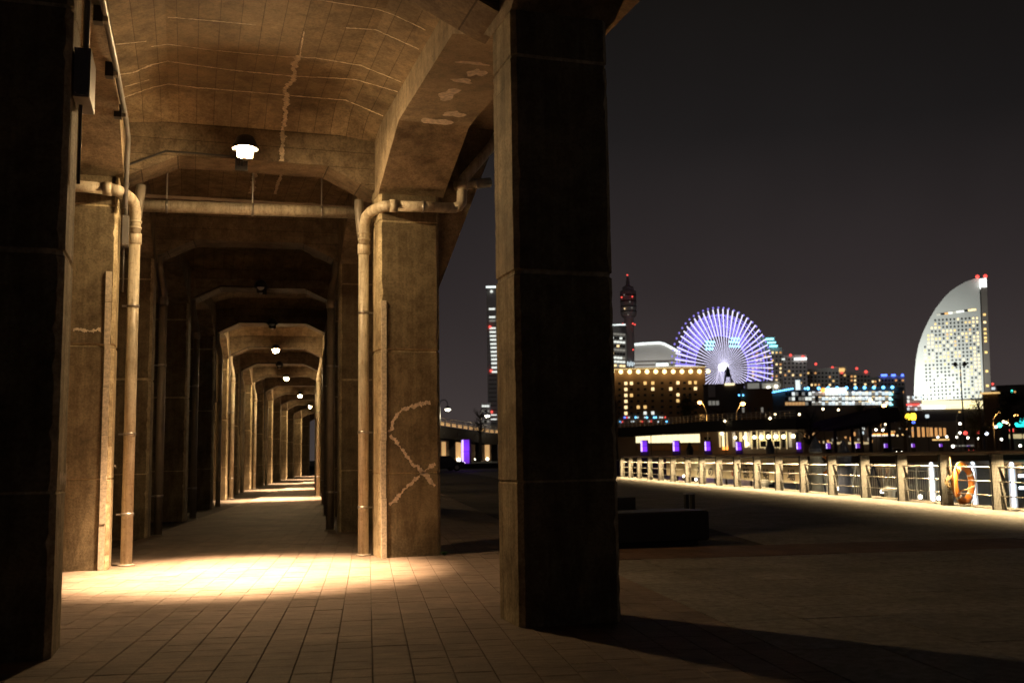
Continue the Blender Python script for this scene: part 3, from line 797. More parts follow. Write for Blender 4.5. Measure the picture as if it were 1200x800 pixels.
# sign board
sa, sb = offb(781, 1.6), offb(938, 1.6)
dv = sb-sa; SL = dv.length; srot = math.atan2(dv.y, dv.x)
sg = thing('landing_sign', 'long pale sign board with Japanese lettering behind the fence', 'sign', (sa.x, sa.y, .10), srot)
MB().box(0, SL, .0, .05, 0, .84).build('board', 'sign_board', sg)
MB().box(-.03, SL+.03, -.02, .07, .842, .88).build('top_edge', 'dark_metal', sg)
for i in range(12): MB().box(SL*i/11.5+.2, SL*i/11.5+.26, .052, .12, -1.4, .80).build('stud', 'dark_metal', sg)
def text(body, x, z, size, mat, parent, sx=1):
    c = bpy.data.curves.new('lettering', 'FONT'); c.body = body; c.size = size; c.extrude = .003; c.resolution_u = 2
    c.materials.append(MATS[mat]); o = bpy.data.objects.new('lettering', c); COL.objects.link(o)
    o.parent = parent; o.location = (x, -.006, z); o.rotation_euler = (R(90), 0, 0); o.scale = (sx, 1, 1); c.offset = .006
    bpy.context.view_layer.update()
    me = bpy.data.meshes.new_from_object(o.evaluated_get(bpy.context.evaluated_depsgraph_get()))
    mo = place('lettering', me, parent, (x, -.006, z), (R(90), 0, 0)); mo.scale = (sx, 1, 1)
    bpy.data.objects.remove(o); mo.name = 'lettering'
    return mo
# far end of the board is its left end in the picture
def frac(t): return SL*t
def bx(px): return (offb(px, 1.6)-sa).length
text('海', bx(814), .12, .44, 'ink', sg, 2.1); text('の', bx(827), .12, .42, 'ink', sg, 2.1)
for px_, ch in ((868.5, '観'), (879, '光'), (892, '船'), (906, '乗'), (922, '場')): text(ch, bx(px_), .12, .40, 'ink', sg, 1.9)
text('Sightseeing', bx(868), .56, .24, 'ink', sg, 2.0); text('Boat', bx(918), .56, .24, 'ink', sg, 2.0)
an = [(0, .52), (0, .2)]
A = thing  # (emblem is part of the board)
em = MB().tube([(0, 0, .5), (0, 0, .2)], .018, 6).tube([(-.16, 0, .36), (-.13, 0, .25), (0, 0, .19), (.13, 0, .25), (.16, 0, .36)], .018, 6).tube([(-.07, 0, .44), (.07, 0, .44)], .014, 6)
em.build('anchor_mark', 'ink_red', sg, loc=(bx(857), -.012, -.05))
for i, (t_, z) in enumerate(((.12, .1), (.3, .06), (.62, .04))):
    pass
# little floor lights along the landing
def floor_light(p, label, power=10, r=.055, col=(1, .82, .5)):
    T = thing('floor_light', label, 'light', p, 0, 'small lights on the boat landing')
    MB().lathe([(.05, -.18), (.05, -.06), (.035, -.05)], 10).build('stem', 'dark_metal', T, True)
    MB().sphere((0, 0, 0), r, 12, 8).build('globe', 'white_globe', T, True)
    light('POINT', T, (0, 0, r+.06), power, col, size=.05)
pon = thing('pontoon', 'floating landing pontoon behind the fence', 'pontoon', (0, 0, 0))
for i in range(0, 17):
    a_, b_ = off(i, .01, 2.0), off(i, .99, 2.0); c_, d_ = off(i, .99, 5.2), off(i, .01, 5.2)
    MB().rings([[(p.x, p.y, -.95) for p in (a_, b_, c_, d_)], [(p.x, p.y, -.55) for p in (a_, b_, c_, d_)]]).build('deck_section', 'pile_grey', pon)
def railing(i0, o0, i1, o1, zb, h, mat, label, nb, brace=True):
    a = offb(i0, o0); b = offb(i1, o1); d = b-a; L = d.length
    T = thing('gangway_railing', label, 'railing', (a.x, a.y, zb), math.atan2(d.y, d.x), 'railings of the boat landing')
    MB().tube([(0, 0, h), (L, 0, h)], .028, 8).build('top_rail', mat, T, True)
    MB().tube([(0, 0, .1), (L, 0, .1)], .022, 8).build('bottom_rail', mat, T, True)
    bm = MB().tube([(0, 0, .1), (0, 0, h-.12)], .016, 6).mesh('baluster', True); bm.materials.append(MATS[mat])
    for k in range(nb): place('baluster', bm, T, (L*(k+.5)/nb, 0, 0))
    MB().tube([(0, 0, h-.12), (L, 0, h-.12)], .016, 6).build('mid_rail', mat, T, True)
    for k in range(4):
        x = L*k/3; MB().box(x-.03, x+.03, -.03, .03, -.3, h+.02).build('post', mat, T)
    if brace:
        for k in range(3):
            x0 = L*k/3; x1 = L*(k+1)/3
            MB().tube([(x0, -.05, .05), ((x0+x1)/2, -.05, h), (x1, -.05, .05)], .03, 6).build('brace', 'blue_paint' if k % 2 else mat, T)
railing(944, 3.2, 984, 3.2, -.42, 1.12, 'white_paint', 'white braced railing of the landing, left of the dark blue pile', 26)
railing(998, 3.2, 1060, 3.2, -.42, 1.15, 'white_paint', 'white braced railing of the landing, right of the dark blue pile', 24)
railing(1063, 3.0, 1104, 3.0, -.42, 1.10, 'white_paint', 'white slatted railing of the landing, behind the life ring', 16, False)
for i, (k, o_, z) in enumerate(((801, 1.0, .16), (816, 1.2, .04), (944.5, .9, .16), (958, 2.6, -.02), (981, 2.4, -.04), (1033, 2.2, -.02), (1079, 1.8, -.06), (1100, 1.8, -.06))):
    p = offb(k, o_); lab = ['leftmost small globe light on the landing, left of the sign lettering', 'small globe light in front of the sign lettering', 'small white globe light right of the sign board', 'bright globe light at the foot of the pale pile',
        'globe light right of the dark blue pile', 'globe light at the foot of the braced railing', 'globe light left of the blue white light column', 'globe light just left of the life ring'][i]
    floor_light((p.x, p.y, z), lab, 11.0)
# upright light tubes on the landing
def tube_post(p, h, label, bars=False):
    T = thing('light_column', label, 'light column', p, R(-38), 'blue white light columns on the landing')
    MB().box(-.075, .075, 0, .10, -.3, h).build('housing', 'white_paint', T)
    MB().box(-.024, .024, -.03, -.001, -.05, h-.05).build('tube', 'tube_blue', T)
    MB().lathe([(.045, h), (.04, h+.04), (.01, h+.06)], 10).build('cap_light', 'tube_blue', T, True)
    if bars:
        for z in (h-.27, h-.53): MB().box(.12, 1.6, -.02, .03, z, z+.06).build('light_bar', 'tube_blue', T)
        for x in (.55, 1.1): MB().box(x, x+.05, .031, .07, -.1, h-.1).build('bar_post', 'white_paint', T)
    light('POINT', T, (0, -.35, h*.5), 1.6, (.6, .75, 1.0), size=.15)
p = offb(1094, 2.2); tube_post((p.x, p.y, -.22), .98, 'light column left of the life ring')
p = offb(1142, 2.0); tube_post((p.x, p.y, -.22), 1.0, 'light column right of the life ring')
p = offb(1187, 1.9); tube_post((p.x, p.y, -.22), 1.0, 'light column with light bars at the right edge', True)
# mooring piles
def pile(px, py, d, r, label, mat, band=False):
    p = at(px, py, d); T = thing('mooring_pile', label, 'pile', (p.x, p.y, -1.5), 0, 'mooring piles in the basin')
    h = p.z+1.5
    MB().lathe([(r, -1), (r, h-.55), (r*.98, h-.5)], 20).build('shaft', mat, T, True)
    MB().lathe([(r*1.08, h-.52), (r*1.08, h-.42), (r*.55, h-.16), (.02, h)], 20).build('cap', 'blue_paint' if mat != 'dark_metal' else mat, T)
    if band:
        MB().lathe([(r*1.15, h-1.05), (r*1.2, h-1.0), (r*1.2, h-.85), (r*1.15, h-.8)], 20).build('collar', 'pile_grey', T)
        rn = [[(r*1.35+.06*math.cos(t_), (.33+.06*math.sin(t_)*0+.0)*math.cos(a)+.06*math.sin(t_)*math.cos(a), h-.95+(.30+.06*math.sin(t_))*math.sin(a)) for t_ in [2*math.pi*k/8 for k in range(8)]] for a in [2*math.pi*k/20 for k in range(21)]]
        MB().rings(rn, False).build('ring_buoy', 'orange_ring', T, True)
pile(988, 515.5, 31, .19, 'thick dark blue mooring pile between two fence posts', 'blue_paint')
pile(955, 511, 36, .20, 'pale grey mooring pile with conical cap and orange ring', 'pile_grey', True)
pile(902, 513, 46, .17, 'dark mooring pile with conical cap left of the pale pile', 'blue_paint')
pile(808, 518, 62, .20, 'dark mooring pile at the left end, in front of the bright hall', 'dark_metal')
# big dark cylinder float + low buoy shapes
for i, (k, o_, lb) in enumerate(((1043, 1.2, 'low pale mooring bitt behind the fence, right of the dark blue pile'), (897, .9, 'short pale post behind the fence under the sign lettering'))):
    p = offb(k, o_); T = thing('mooring_bitt', lb, 'bitt', (p.x, p.y, -.25))
    MB().lathe([(.15, 0), (.11, .05), (.10, .28), (.17, .34), (.17, .42), (.10, .47)], 16).build('post', 'pile_grey', T, True)
    MB().tube([(-.26, 0, .36), (.26, 0, .36)], .05, 10).build('cross_bar', 'pile_grey', T, True)

# ================================================================ far shore and city
GZ = .5
class Bld:
    """a building seen from px x0 to x1 with its top at ytop, d metres away"""
    def __init__(s, name, label, cat, x0, x1, ytop, d, depth, wall, group=None, roof=True, body=True):
        s.x0, s.x1, s.d = x0, x1, d
        a, b = at(x0, ytop, d), at(x1, ytop, d)
        s.W = (Vector((b.x, b.y))-Vector((a.x, a.y))).length; s.H = (a.z+b.z)/2-GZ
        s.rz = math.atan2(b.y-a.y, b.x-a.x)
        s.c = Vector(((a.x+b.x)/2, (a.y+b.y)/2, GZ)); s.depth = depth
        s.e = thing(name, label, cat, s.c, s.rz, group); s.cache = {}; s.ca = a; s.cb = b
        if body:
            MB().box(-s.W/2, s.W/2, 0, depth, 0, s.H).build('wall', wall, s.e)
            if roof:
                MB().box(-s.W/2-.2, s.W/2+.2, -.2, depth+.2, s.H, s.H+max(.4, s.d*.0011)).build('roof', wall, s.e)
    def lx(s, px, py):
        p = at(px, py, s.d); v = Vector((p.x-s.c.x, p.y-s.c.y)); return v.x*math.cos(s.rz)+v.y*math.sin(s.rz)
    def z(s, px, py): return at(px, py, s.d).z-GZ
    def px(s, n): return n*s.d/1200
    def win(s, px, py, w, h, mat, name='window', parent=None, y=0.):
        key = (round(w, 2), round(h, 2), mat, name)
        if key not in s.cache:
            W2, H2 = s.px(w)/2, s.px(h)/2; dp = max(.06, s.d*.0002)
            me = MB().box(-W2, W2, -dp, -.004*s.d*.02, -H2, H2).mesh(name); me.materials.append(MATS[mat]); s.cache[key] = me
        return place(name, s.cache[key], parent or s.e, (s.lx(px, py), y, s.z(px, py)))
    def bulb(s, px, py, r, mat, name='lamp', y=-.6):
        key = (r, mat, name)
        if key not in s.cache:
            me = MB().sphere((0, 0, 0), s.px(r), 10, 6).mesh(name, True); me.materials.append(MATS[mat]); s.cache[key] = me
        return place(name, s.cache[key], s.e, (s.lx(px, py), y, s.z(px, py)))

rnd = random.Random(11)
# ---- sail shaped hotel
D = 900
B = Bld('sail_hotel', 'white sail shaped hotel tower with lit windows', 'hotel', 1071, 1160, 325, D, 26, 'white_wall', body=False)
cur = [(1070.8, 478), (1071.2, 458.7), (1071.9, 437.5), (1073.4, 420.5), (1076.6, 403.5), (1082, 388.6), (1089, 374), (1096.7, 361), (1107, 348), (1114, 341), (1122, 335.5), (1132, 330), (1143.5, 326), (1146, 325.6)]
edge = [(1147.5, 327), (1153.5, 476)]
pl = [(B.lx(*p), B.z(*p)) for p in cur+edge]
MB().prism(pl, lambda p: (p[0], 0, p[1]), lambda p: (p[0]+2, 24, p[1])).build('wall', 'white_wall', B.e)
me_ = [(1149.3, 334), (1156.3, 333), (1162, 476), (1154.5, 476)]
pl = [(B.lx(*p), B.z(*p)) for p in me_]
MB().prism(pl, lambda p: (p[0], -2.5, p[1]), lambda p: (p[0], 24, p[1])).build('mast_wing', 'dark_wall', B.e)
pl = [(B.lx(*p), B.z(*p)) for p in [(1147.4, 327.6), (1155.8, 326.4), (1156.3, 337), (1148, 337)]]
MB().prism(pl, lambda p: (p[0], -3.4, p[1]), lambda p: (p[0], 10, p[1])).build('beacon_box', 'sign_white', B.e)
for x, y in ((1145.3, 324.8), (1154.6, 324.2)): B.bulb(x, y, 2.0, 'red_light', 'beacon', -3)
def sail_left(y):
    for (xa, ya), (xb, yb) in zip(cur, cur[1:]):
        if yb <= y <= ya: return xa+(xb-xa)*(ya-y)/(ya-yb)
    return 1070
for r in range(22):
    for c in range(18):
        yb = 374+r*4.35; x = 1096+c*4.45+(yb-374)*.045 - 4.45*4
        y = yb - (x-1120)*.055
        xl = sail_left(min(475, y))+6+max(0, (y-380))*.06
        if x < xl or x > 1144+(y-325)*.042: continue
        q_ = rnd.random(); cc = (x-1071)/80
        if abs(c-16) == 0 or (x > 1139+(y-325)*.042-3): mat = 'win_warm' if q_ < .8 else 'window_dark'
        else: mat = 'win_gold' if q_ < .18 else 'win_warm' if q_ < .34 else 'win_orange' if q_ < .40 else 'window_dark'
        B.win(x, y, 1.7, 1.9, mat)
for i in range(10):
    x = 1100+i*4.6; B.win(x, 368.6-(x-1100)*.14, 4.2, 2.0, ('win_dim', 'window_dark', 'win_orange', 'win_white', 'win_dim', 'win_white', 'win_white', 'window_dark', 'win_warm', 'win_warm')[i], 'sky_lounge_window')
for y in (369, 378, 386, 391, 396, 400, 413, 435, 452): B.win(1153.6+(y-369)*.042, y, 2.6, 2.4, 'win_gold' if y not in (378,) else 'win_warm', 'wing_window', y=-2.5)
for px, pw in ((1060, 9.0e5), (1082, 1.0e5)):
    p = at(px, 478, D-75); T = thing('floodlight', 'ground floodlight aimed up at the left edge of the sail hotel' if px == 1060 else 'ground floodlight aimed up at the middle of the sail hotel', 'floodlight', (p.x, p.y, GZ))
    MB().box(-1.2, 1.2, -.6, .6, .4, 2).build('housing', 'dark_metal', T); MB().box(-.2, .2, -.2, .2, 0, .4).build('foot', 'dark_metal', T)
    tgt = at(1085 if px == 1060 else 1110, 440 if px == 1060 else 400, D); v = tgt-Vector((p.x, p.y, 3))
    light('SPOT', T, (0, 0, 2.6), pw, (.95, 1.0, .93), v.to_track_quat('-Z', 'Y').to_euler(), .6, cone=R(75), blend=1)
# podium with lit frontage
B = Bld('hotel_podium', 'brightly lit low podium in front of the sail hotel', 'building', 1062, 1156, 468, 800, 20, 'dark_wall', roof=False)
for i, x in enumerate(range(1081, 1155, 3)):
    B.win(x+1, 473-(x-1080)*.012, 2.6, 7.5-i*.06, 'hall_glow', 'glass_bay')
    B.win(x+1, 477.6-(x-1080)*.012, 2.9, 3.2, 'sign_white' if x < 1108 else 'hall_glow', 'canopy_light', y=-1)
for r in range(4):
    for c in range(6): B.win(1064.5+c*3, 465.5+r*4.5, 2.4, 3.2, rnd.choice(('win_white', 'win_cool', 'win_dim')), 'glass_panel')
B.win(1070, 474, 14, 2.0, 'red_light', 'red_sign', y=-2)
# ---- wheel
D = 700
hub = at(847.5, 430, D); Rw = 67*D/1200
az = math.atan2(hub.x, hub.y)
wh = thing('ferris_wheel', 'giant ferris wheel with glowing violet white spokes', 'ferris wheel', (hub.x, hub.y, GZ), -az+R(35))
hz = hub.z-GZ
def wpt(a, r, y): return (math.sin(a)*r, y, hz+math.cos(a)*r)
sp1 = MB().rings([[(-.06, -.06, 3), (.06, -.06, 3), (.06, .06, 3), (-.06, .06, 3)], [(-.33, -.2, Rw), (.33, -.2, Rw), (.33, .2, Rw), (-.33, .2, Rw)]]).mesh('spoke'); sp1.materials.append(MATS['wheel_led'])
sp2 = MB().box(-.28, .28, -.2, .2, Rw*.55, Rw*.93).mesh('violet_spoke'); sp2.materials.append(MATS['wheel_violet'])
gd = MB().sphere((0, 0, 0), .62, 8, 6, 1.15).mesh('gondola', True); gd.materials.append(MATS['wheel_violet'])
tr = MB().box(-.16, .16, -.15, .15, Rw*.55, Rw*.86).mesh('truss_rod'); tr.materials.append(MATS['wheel_violet'])
for k in range(60):
    a = 2*math.pi*k/60
    place('spoke', sp1, wh, (0, -2.2, hz), (0, a, 0))
    place('violet_spoke', sp2, wh, (0, 2.2, hz), (0, a+R(3), 0))
    place('truss_rod', tr, wh, (0, 2.8, hz), (0, a+R(1.5), 0))
    place('gondola', gd, wh, wpt(a+R(3), Rw*1.03, 0))
for rr0, y0, mt in ((.90, -1.8, 'wheel_led'), (.90, 1.8, 'wheel_violet'), (.72, 1.6, 'wheel_violet'), (.55, 1.4, 'wheel_violet')):
    ring = [wpt(2*math.pi*k/60, Rw*rr0, y0) for k in range(61)]
    MB().tube(ring, .22 if mt == 'wheel_led' else .30, 5).build('rim', 'wheel_violet', wh, True)
MB().lathe([(.1, -2.6), (2.4, -2.4), (2.6, 2.4), (.1, 2.6)], 20).build('hub', 'wheel_hub', wh, True, (0, 0, hz), (R(90), 0, 0))
for sx_ in (-1, 1):
    for y0 in (-4.6, 4.6):
        MB().tube([(0, y0, hz), (sx_*17, y0*1.6, 0)], .7, 8).build('support_leg', 'tower_wall', wh, True)
MB().box(-1.6, 1.6, -5.4, -3.4, hz-7, hz-2).build('hub_cover', 'blue_paint', wh)
for x0, x1, yy in ((826, 836, 0), (825, 835, 4), (826, 834, 8), (855, 865, -5), (853, 864, -1), (853, 865, 4)):
    xx0, xx1 = (x0-847.5)/1200*D*1.2, (x1-847.5)/1200*D*1.2; zz = hz+(430-402-yy)/1200*D
    MB().box(xx0, xx1, -2.9, -2.5, zz-.4, zz+.4).build('clock_segment', 'cyan_bar', wh)
# ---- dark lattice / observation tower with red lights
D = 1100
B = Bld('observation_tower', 'dark slender tower with fat head and red beacons', 'tower', 731, 745, 430, D, 12, 'tower_wall', body=False)
def tz(py): return B.z(737, py)
c0 = B.lx(737, 380); sc = D/1200
MB().lathe([(5.6*sc, -10), (5.6*sc, tz(371)), (8.2*sc, tz(370)), (9.4*sc, tz(366)), (9.4*sc, tz(340)), (6.8*sc, tz(338.5)), (6.5*sc, tz(335)), (2.6*sc, tz(333)), (1.6*sc, tz(324)), (.3, tz(322.5))], 18, (c0, 8, 0)).build('shaft', 'tower_wall', B.e)
for y in (345, 352, 358, 364): MB().lathe([(9.6*sc, tz(y+.6)), (9.7*sc, tz(y)), (9.6*sc, tz(y-.6))], 18, (c0, 8, 0)).build('gallery_band', 'dark_metal', B.e)
for x, y in ((735.2, 322.8), (728.5, 348.8), (741, 348), (730, 380), (741.5, 379.5), (744, 380.6), (742, 410)): B.bulb(x, y, .95, 'red_light', 'beacon', -3)
for x, y, mt in ((731.5, 346, 'win_dim'), (732, 362, 'win_warm'), (740.5, 361, 'win_dim'), (736, 369, 'win_dim'), (738, 354, 'win_dim')): B.bulb(x, y, .8, mt, 'lit_window', -3)
for i in range(5): B.win(735.5+i*1.9, 426+(i % 2), 1.2, 5, 'win_cool', 'base_light', y=-2)
# ---- tall skyscraper behind the nearest pillar
B = Bld('skyscraper', 'tall skyscraper with bright white floors beside the nearest pillar', 'skyscraper', 570, 596, 337, 1200, 45, 'grey_wall')
B.win(576, 336.2, 13, 2.2, 'edge_white', 'crown_light'); B.bulb(576, 341.5, 1.6, 'win_white', 'roof_lamp')
for i, y in enumerate((362, 371.5, 375.8, 384.5, 389, 393.5, 398, 402.8, 407.3, 412, 416.5, 421, 425.5, 430.5, 435.5)): B.win(576.5+i*.25, y, 7.2, 2.1, 'win_white' if i not in (2,) else 'win_dim', 'lit_floor')
for i, y in enumerate((440, 445, 450, 455, 460, 465, 470, 475, 480, 486, 491, 496)): B.win(577.5, y, 9, 1.2, 'win_white' if y in (486, 491) else 'dark_wall', 'floor_band')
for x, y in ((574.2, 383), (575.4, 434.3), (576, 482.5)): B.bulb(x, y, 1.5, 'red_light', 'beacon')
B = Bld('office_block', 'small grey office block left of the skyscraper', 'building', 564, 575, 473, 900, 20, 'grey_wall')
for i in range(4):
    for c in range(3): B.win(566+c*3, 475.6+i*6, 2.5, 2.2, 'win_white' if i == 0 else 'win_dim' if (i+c) % 2 else 'window_dark')
B = Bld('tower_block', 'pale high rise with white roof light just right of the nearest pillar', 'building', 716, 733.5, 381, 1000, 30, 'white_wall')
for i in range(11):
    for c in range(5):
        y = 391+i*4.6; x = 717.5+c*3.4; ql = rnd.random()
        B.win(x, y+.25*c, 3.0, 2.4, 'win_white' if i in (1, 2, 6, 7) and ql < .75 else 'win_warm' if ql < .25 else 'window_dark' if i % 2 else 'win_dim')
B.win(725, 380.5, 16, 1.5, 'edge_white', 'roof_edge_light')
B = Bld('exhibition_hall', 'pale hall with curved roof outlined in white light', 'building', 742, 793, 404, 850, 40, 'grey_wall', body=False)
tp = [(743.5, 404), (752, 403), (762, 402.4), (773, 402), (778, 403), (784, 406), (792, 410.5), (797, 413)]
pl = [(B.lx(*p), B.z(*p)) for p in tp+[(797, 440), (743.5, 440)]]
MB().prism(pl, lambda p: (p[0], 0, p[1]), lambda p: (p[0], 40, p[1])).build('wall', 'white_wall', B.e)
MB().tube([(B.lx(*p), -.6, B.z(*p)+.3) for p in tp], .95, 6).build('roof_light', 'edge_white', B.e, True)
for fx in (-.3, .25): light('POINT', B.e, (fx*B.W, -14, B.H*.45), 52000, (1, .95, .85), size=1)  # added lights without fixtures, put here to brighten the hall facade
B.win(769, 423.3, 52, 1.1, 'dark_wall', 'ledge'); B.win(769, 427.6, 52, 1.1, 'dark_wall', 'ledge'); B.win(776, 427, 14, 3, 'edge_white', 'lit_band', y=-.5)
for x in (771, 786, 792): B.win(x, 431, 3, 1.6, 'hall_glow', 'canopy_light', y=-.8)
# ---- brown hotel
D = 460
B = Bld('brown_hotel', 'brown brick hotel with row of bulbs along its roof', 'hotel', 716, 826, 431.5, D, 26, 'brown_wall')
for i in range(12):
    x = 717.5+i*10.2; B.bulb(x, 435.8-i*.05, 2.5, 'bulb_hot', 'roof_bulb', -1.1)
    if i % 2 == 0: light('POINT', B.e, (B.lx(x, 436), -3.2, B.z(x, 436)-1), 260, (1, .66, .30), size=.5)
B.win(771, 431.6, 110, 1.0, 'hall_soft', 'cornice_glow', y=-1)
lit = {(0, 1): 1, (0, 2): 1, (0, 4): 2, (0, 5): 2, (0, 8): 1, (0, 11): 3, (1, 1): 1, (1, 5): 4, (1, 7): 4, (1, 11): 1, (2, 1): 1, (2, 2): 2, (2, 8): 1, (3, 1): 1, (3, 8): 2, (4, 1): 1, (4, 3): 2, (4, 4): 2, (5, 1): 1, (5, 4): 5, (5, 5): 5, (0, 10): 2}
colx = [726, 733.5, 740, 748, 756, 765, 776, 786, 794.5, 802, 808.5, 815]
for r in range(6):
    for c, x in enumerate(colx):
        k = lit.get((r, c), 0); y = 449.2+r*7.0-(c*.1)
        B.win(x, y, 3.4 if k in (1, 2, 4, 5) else 3.0, 3.6 if k else 2.6, ('window_dark', 'win_warm', 'win_gold', 'win_gold', 'win_warm', 'win_white')[k])
for i in range(22): B.win(727+i*2.6+rnd.uniform(-.5, .5), 489+rnd.choice((0, 0, 4.5, 5)), 1.8, 1.6, rnd.choice(('blue_light', 'win_cool', 'win_white', 'win_orange', 'red_light', 'deep_blue')), 'shop_light', y=-.6)
# ---- dark boxes right of it
B = Bld('dark_depot', 'dark box shaped depot below the ferris wheel', 'building', 824, 872, 451, 430, 22, 'dark_wall')
for i in range(3): B.win(832+i*4.4, 472, 3.4, 5, 'win_dim', 'window')
B.win(834, 458, 8, 14, 'grey_wall', 'pale_panel'); B.win(855, 450.2, 11, 2.4, 'hall_glow', 'roof_sign', y=-.5)
B = Bld('grey_store', 'plain grey store with pale upper wall right of the wheel', 'building', 872, 917, 447.5, 600, 25, 'grey_wall')
for x in (883, 900): B.win(x, 456, 13, 14, 'win_dim', 'upper_panel')
for x, y in ((900.5, 454.3), (909.5, 452.6)): B.bulb(x, y, 1.5, 'white_globe', 'wall_lamp')
B = Bld('brown_annex', 'dark brown annex in front of the grey store', 'building', 868, 905, 456.5, 420, 18, 'brown_wall')
for i in range(5): B.win(871+i*7.4, 480+i*.1, 2.6, 6, 'win_dim' if i in (0, 3) else 'window_dark')
for x in (866, 871): B.bulb(x, 463, .9, 'blue_light', 'blue_lamp')
# ---- distant blocks
def tower(label, x0, x1, yt, d, rows, cols, plit, wall='grey_wall', mats=('win_gold', 'win_orange', 'win_warm'), wh_=(2.0, 2.0)):
    T = Bld('city_block', label, 'building', x0, x1, yt, d, 25, wall, 'blocks of the distant skyline')
    for r in range(rows):
        for c in range(cols):
            x = x0+(c+.5)*(x1-x0)/cols; y = yt+4+r*4.6
            T.win(x, y, wh_[0], wh_[1], rnd.choice(mats) if rnd.random() < plit else 'window_dark')
    return T
T = tower('pale high rise with three blue light bars, right of the wheel', 880, 917, 409, 1000, 8, 8, .42)
T2 = Bld('rooftop_tower', 'stepped rooftop of the high rise carrying blue light bars', 'building', 885, 908, 396, 1008, 15, 'grey_wall')
for i, x in enumerate((902, 904.3, 906.5)): T.win(x, 397.6+i*4.1, 9, 1.9, 'cyan_bar', 'light_bar', y=-3)
T = tower('block with white rooftop sign and red beacons', 918, 945, 417, 950, 7, 6, .13)
T.win(938, 420.6, 14, 2.8, 'sign_white', 'rooftop_sign', y=-2); T.win(918, 421, 3.6, 2, 'win_white', 'rooftop_lamp', y=-2)
for x, y in ((926.5, 416), (941, 418)): T.bulb(x, y, 1.5, 'red_light', 'beacon')
T = tower('long low office block under a red beacon', 945, 983, 433, 1050, 4, 9, .22); T.bulb(956, 426.4, 1.5, 'red_light', 'beacon')
T = tower('dim office block with lit golden roof crown', 972, 992, 431, 1150, 5, 5, .2)
T.win(986, 433.5, 7, 4, 'win_gold', 'roof_crown', y=-1); T.win(975, 432, 10, 1.6, 'win_dim', 'roof_edge', y=-1)
for x, y in ((975.5, 430.4), (979.5, 433.6), (986.5, 436.4)): T.bulb(x, y, 1.3, 'red_light', 'beacon')
T = tower('dim wide block under two red beacons', 992, 1020, 437, 1200, 4, 7, .25); T.bulb(1004, 431.7, 1.5, 'red_light', 'beacon'); T.bulb(1014.8, 435.4, 1.7, 'red_light', 'beacon')
T = tower('low far block left of the blue rooftop lights', 1010, 1030, 443, 1250, 4, 7, .5); 
T = tower('far block with blue rooftop lights left of the sail hotel', 1028, 1060, 441.5, 1300, 4, 8, .38)
for x, w_ in ((1036, 6.5), (1047, 4.5), (1057.5, 2.6)): T.win(x, 439.6, w_, 2.2, 'deep_blue', 'rooftop_light', y=-2)
# ---- shopping mall with glazed car park floors and blue bulbs
B = Bld('shopping_mall', 'long mall with bright glazed floors and blue bulbs on its roof', 'building', 905, 1046, 457, 560, 50, 'dark_wall')
for i in range(14): B.bulb(905+i*2.4 if i < 11 else 0, 459.6-i*.42, .95, 'blue_light', 'blue_bulb', -1) if i < 11 else None
for i, x in enumerate((943.5, 947, 959.5, 970.5, 981, 992, 1002.5, 1013, 1024, 1035, 1045.6)): B.bulb(x, 455.3-i*.16, 1.7 if i else 1.1, 'blue_light', 'blue_bulb', -1)
B.win(978, 457, 25, 4.6, 'sign_white', 'sign_panel', y=-1.2); B.bulb(964.6, 457.2, 2.6, 'sign_orange', 'sign_mark', -1.5)
for r in range(3):
    for c in range(32):
        x = 922+c*3.9; y = 461.5+r*5.7-(.02*c)
        ql = rnd.random()
        if x < 944: mt = ('win_dim', 'window_dark', 'win_dim', 'win_white')[int(ql*4)] if r < 2 else 'arch_glow'
        elif x < 960: mt = ('win_dim', 'win_dim', 'window_dark', 'win_white')[int(ql*4)]
        else: mt = ('win_white', 'win_cool', 'win_dim', 'win_white', 'win_cool')[int(ql*5)]
        B.win(x, y, 3.2, 3.9-.5*r*.3, mt, 'glass_bay')
        if c % 2 == 0 and x > 950: B.win(x, y-2.0, 3.0, .7, 'sign_white' if ql < .5 else 'win_warm', 'ceiling_light', y=-.25)
B.win(1044.5, 462, 3, 1.6, 'cyan_bar', 'stair_light', y=-.6); B.win(1044.5, 468, 3, 1.4, 'cyan_bar', 'stair_light', y=-.6); B.win(1044.5, 474, 3, 1.4, 'cyan_bar', 'stair_light', y=-.6)
B = Bld('mall_stair_tower', 'pale stair tower at the left end of the mall', 'building', 931.5, 938.5, 445, 562, 10, 'white_wall')
B.win(935, 451, 5, 11, 'win_white', 'lit_panel')
B = Bld('mall_corner_tower', 'dark corner tower at the right end of the mall', 'building', 1047, 1058, 455, 560, 20, 'dark_wall')
for i in range(3): B.win(1052, 461+i*7, 6, 1.2, 'window_dark', 'band')
B = Bld('harbour_office', 'plain brown office with glowing roof edge right of the sail hotel', 'building', 1151, 1170, 461, 400, 15, 'brown_wall', roof=False)
B.win(1160.5, 460.4, 19, 1.8, 'win_gold', 'roof_edge_light', y=-.4)
B = Bld('side_building', 'dark building at the right edge beyond the pine', 'building', 1168, 1215, 452, 620, 30, 'dark_wall')
for x, y, mt in ((1185.5, 458.4, 'green_light'), (1189.3, 459, 'win_orange'), (1176, 462, 'window_dark'), (1196, 466, 'window_dark')): B.win(x, y, 2, 2, mt)
B2 = Bld('roof_beacon_house', 'small lit plant room on the roofline right of the sail hotel', 'building', 1161, 1167, 453.5, 640, 8, 'grey_wall')
B2.win(1164, 454.8, 3.4, 3, 'win_cool'); B2.bulb(1163.3, 449.8, 1.3, 'red_light', 'beacon', -1)

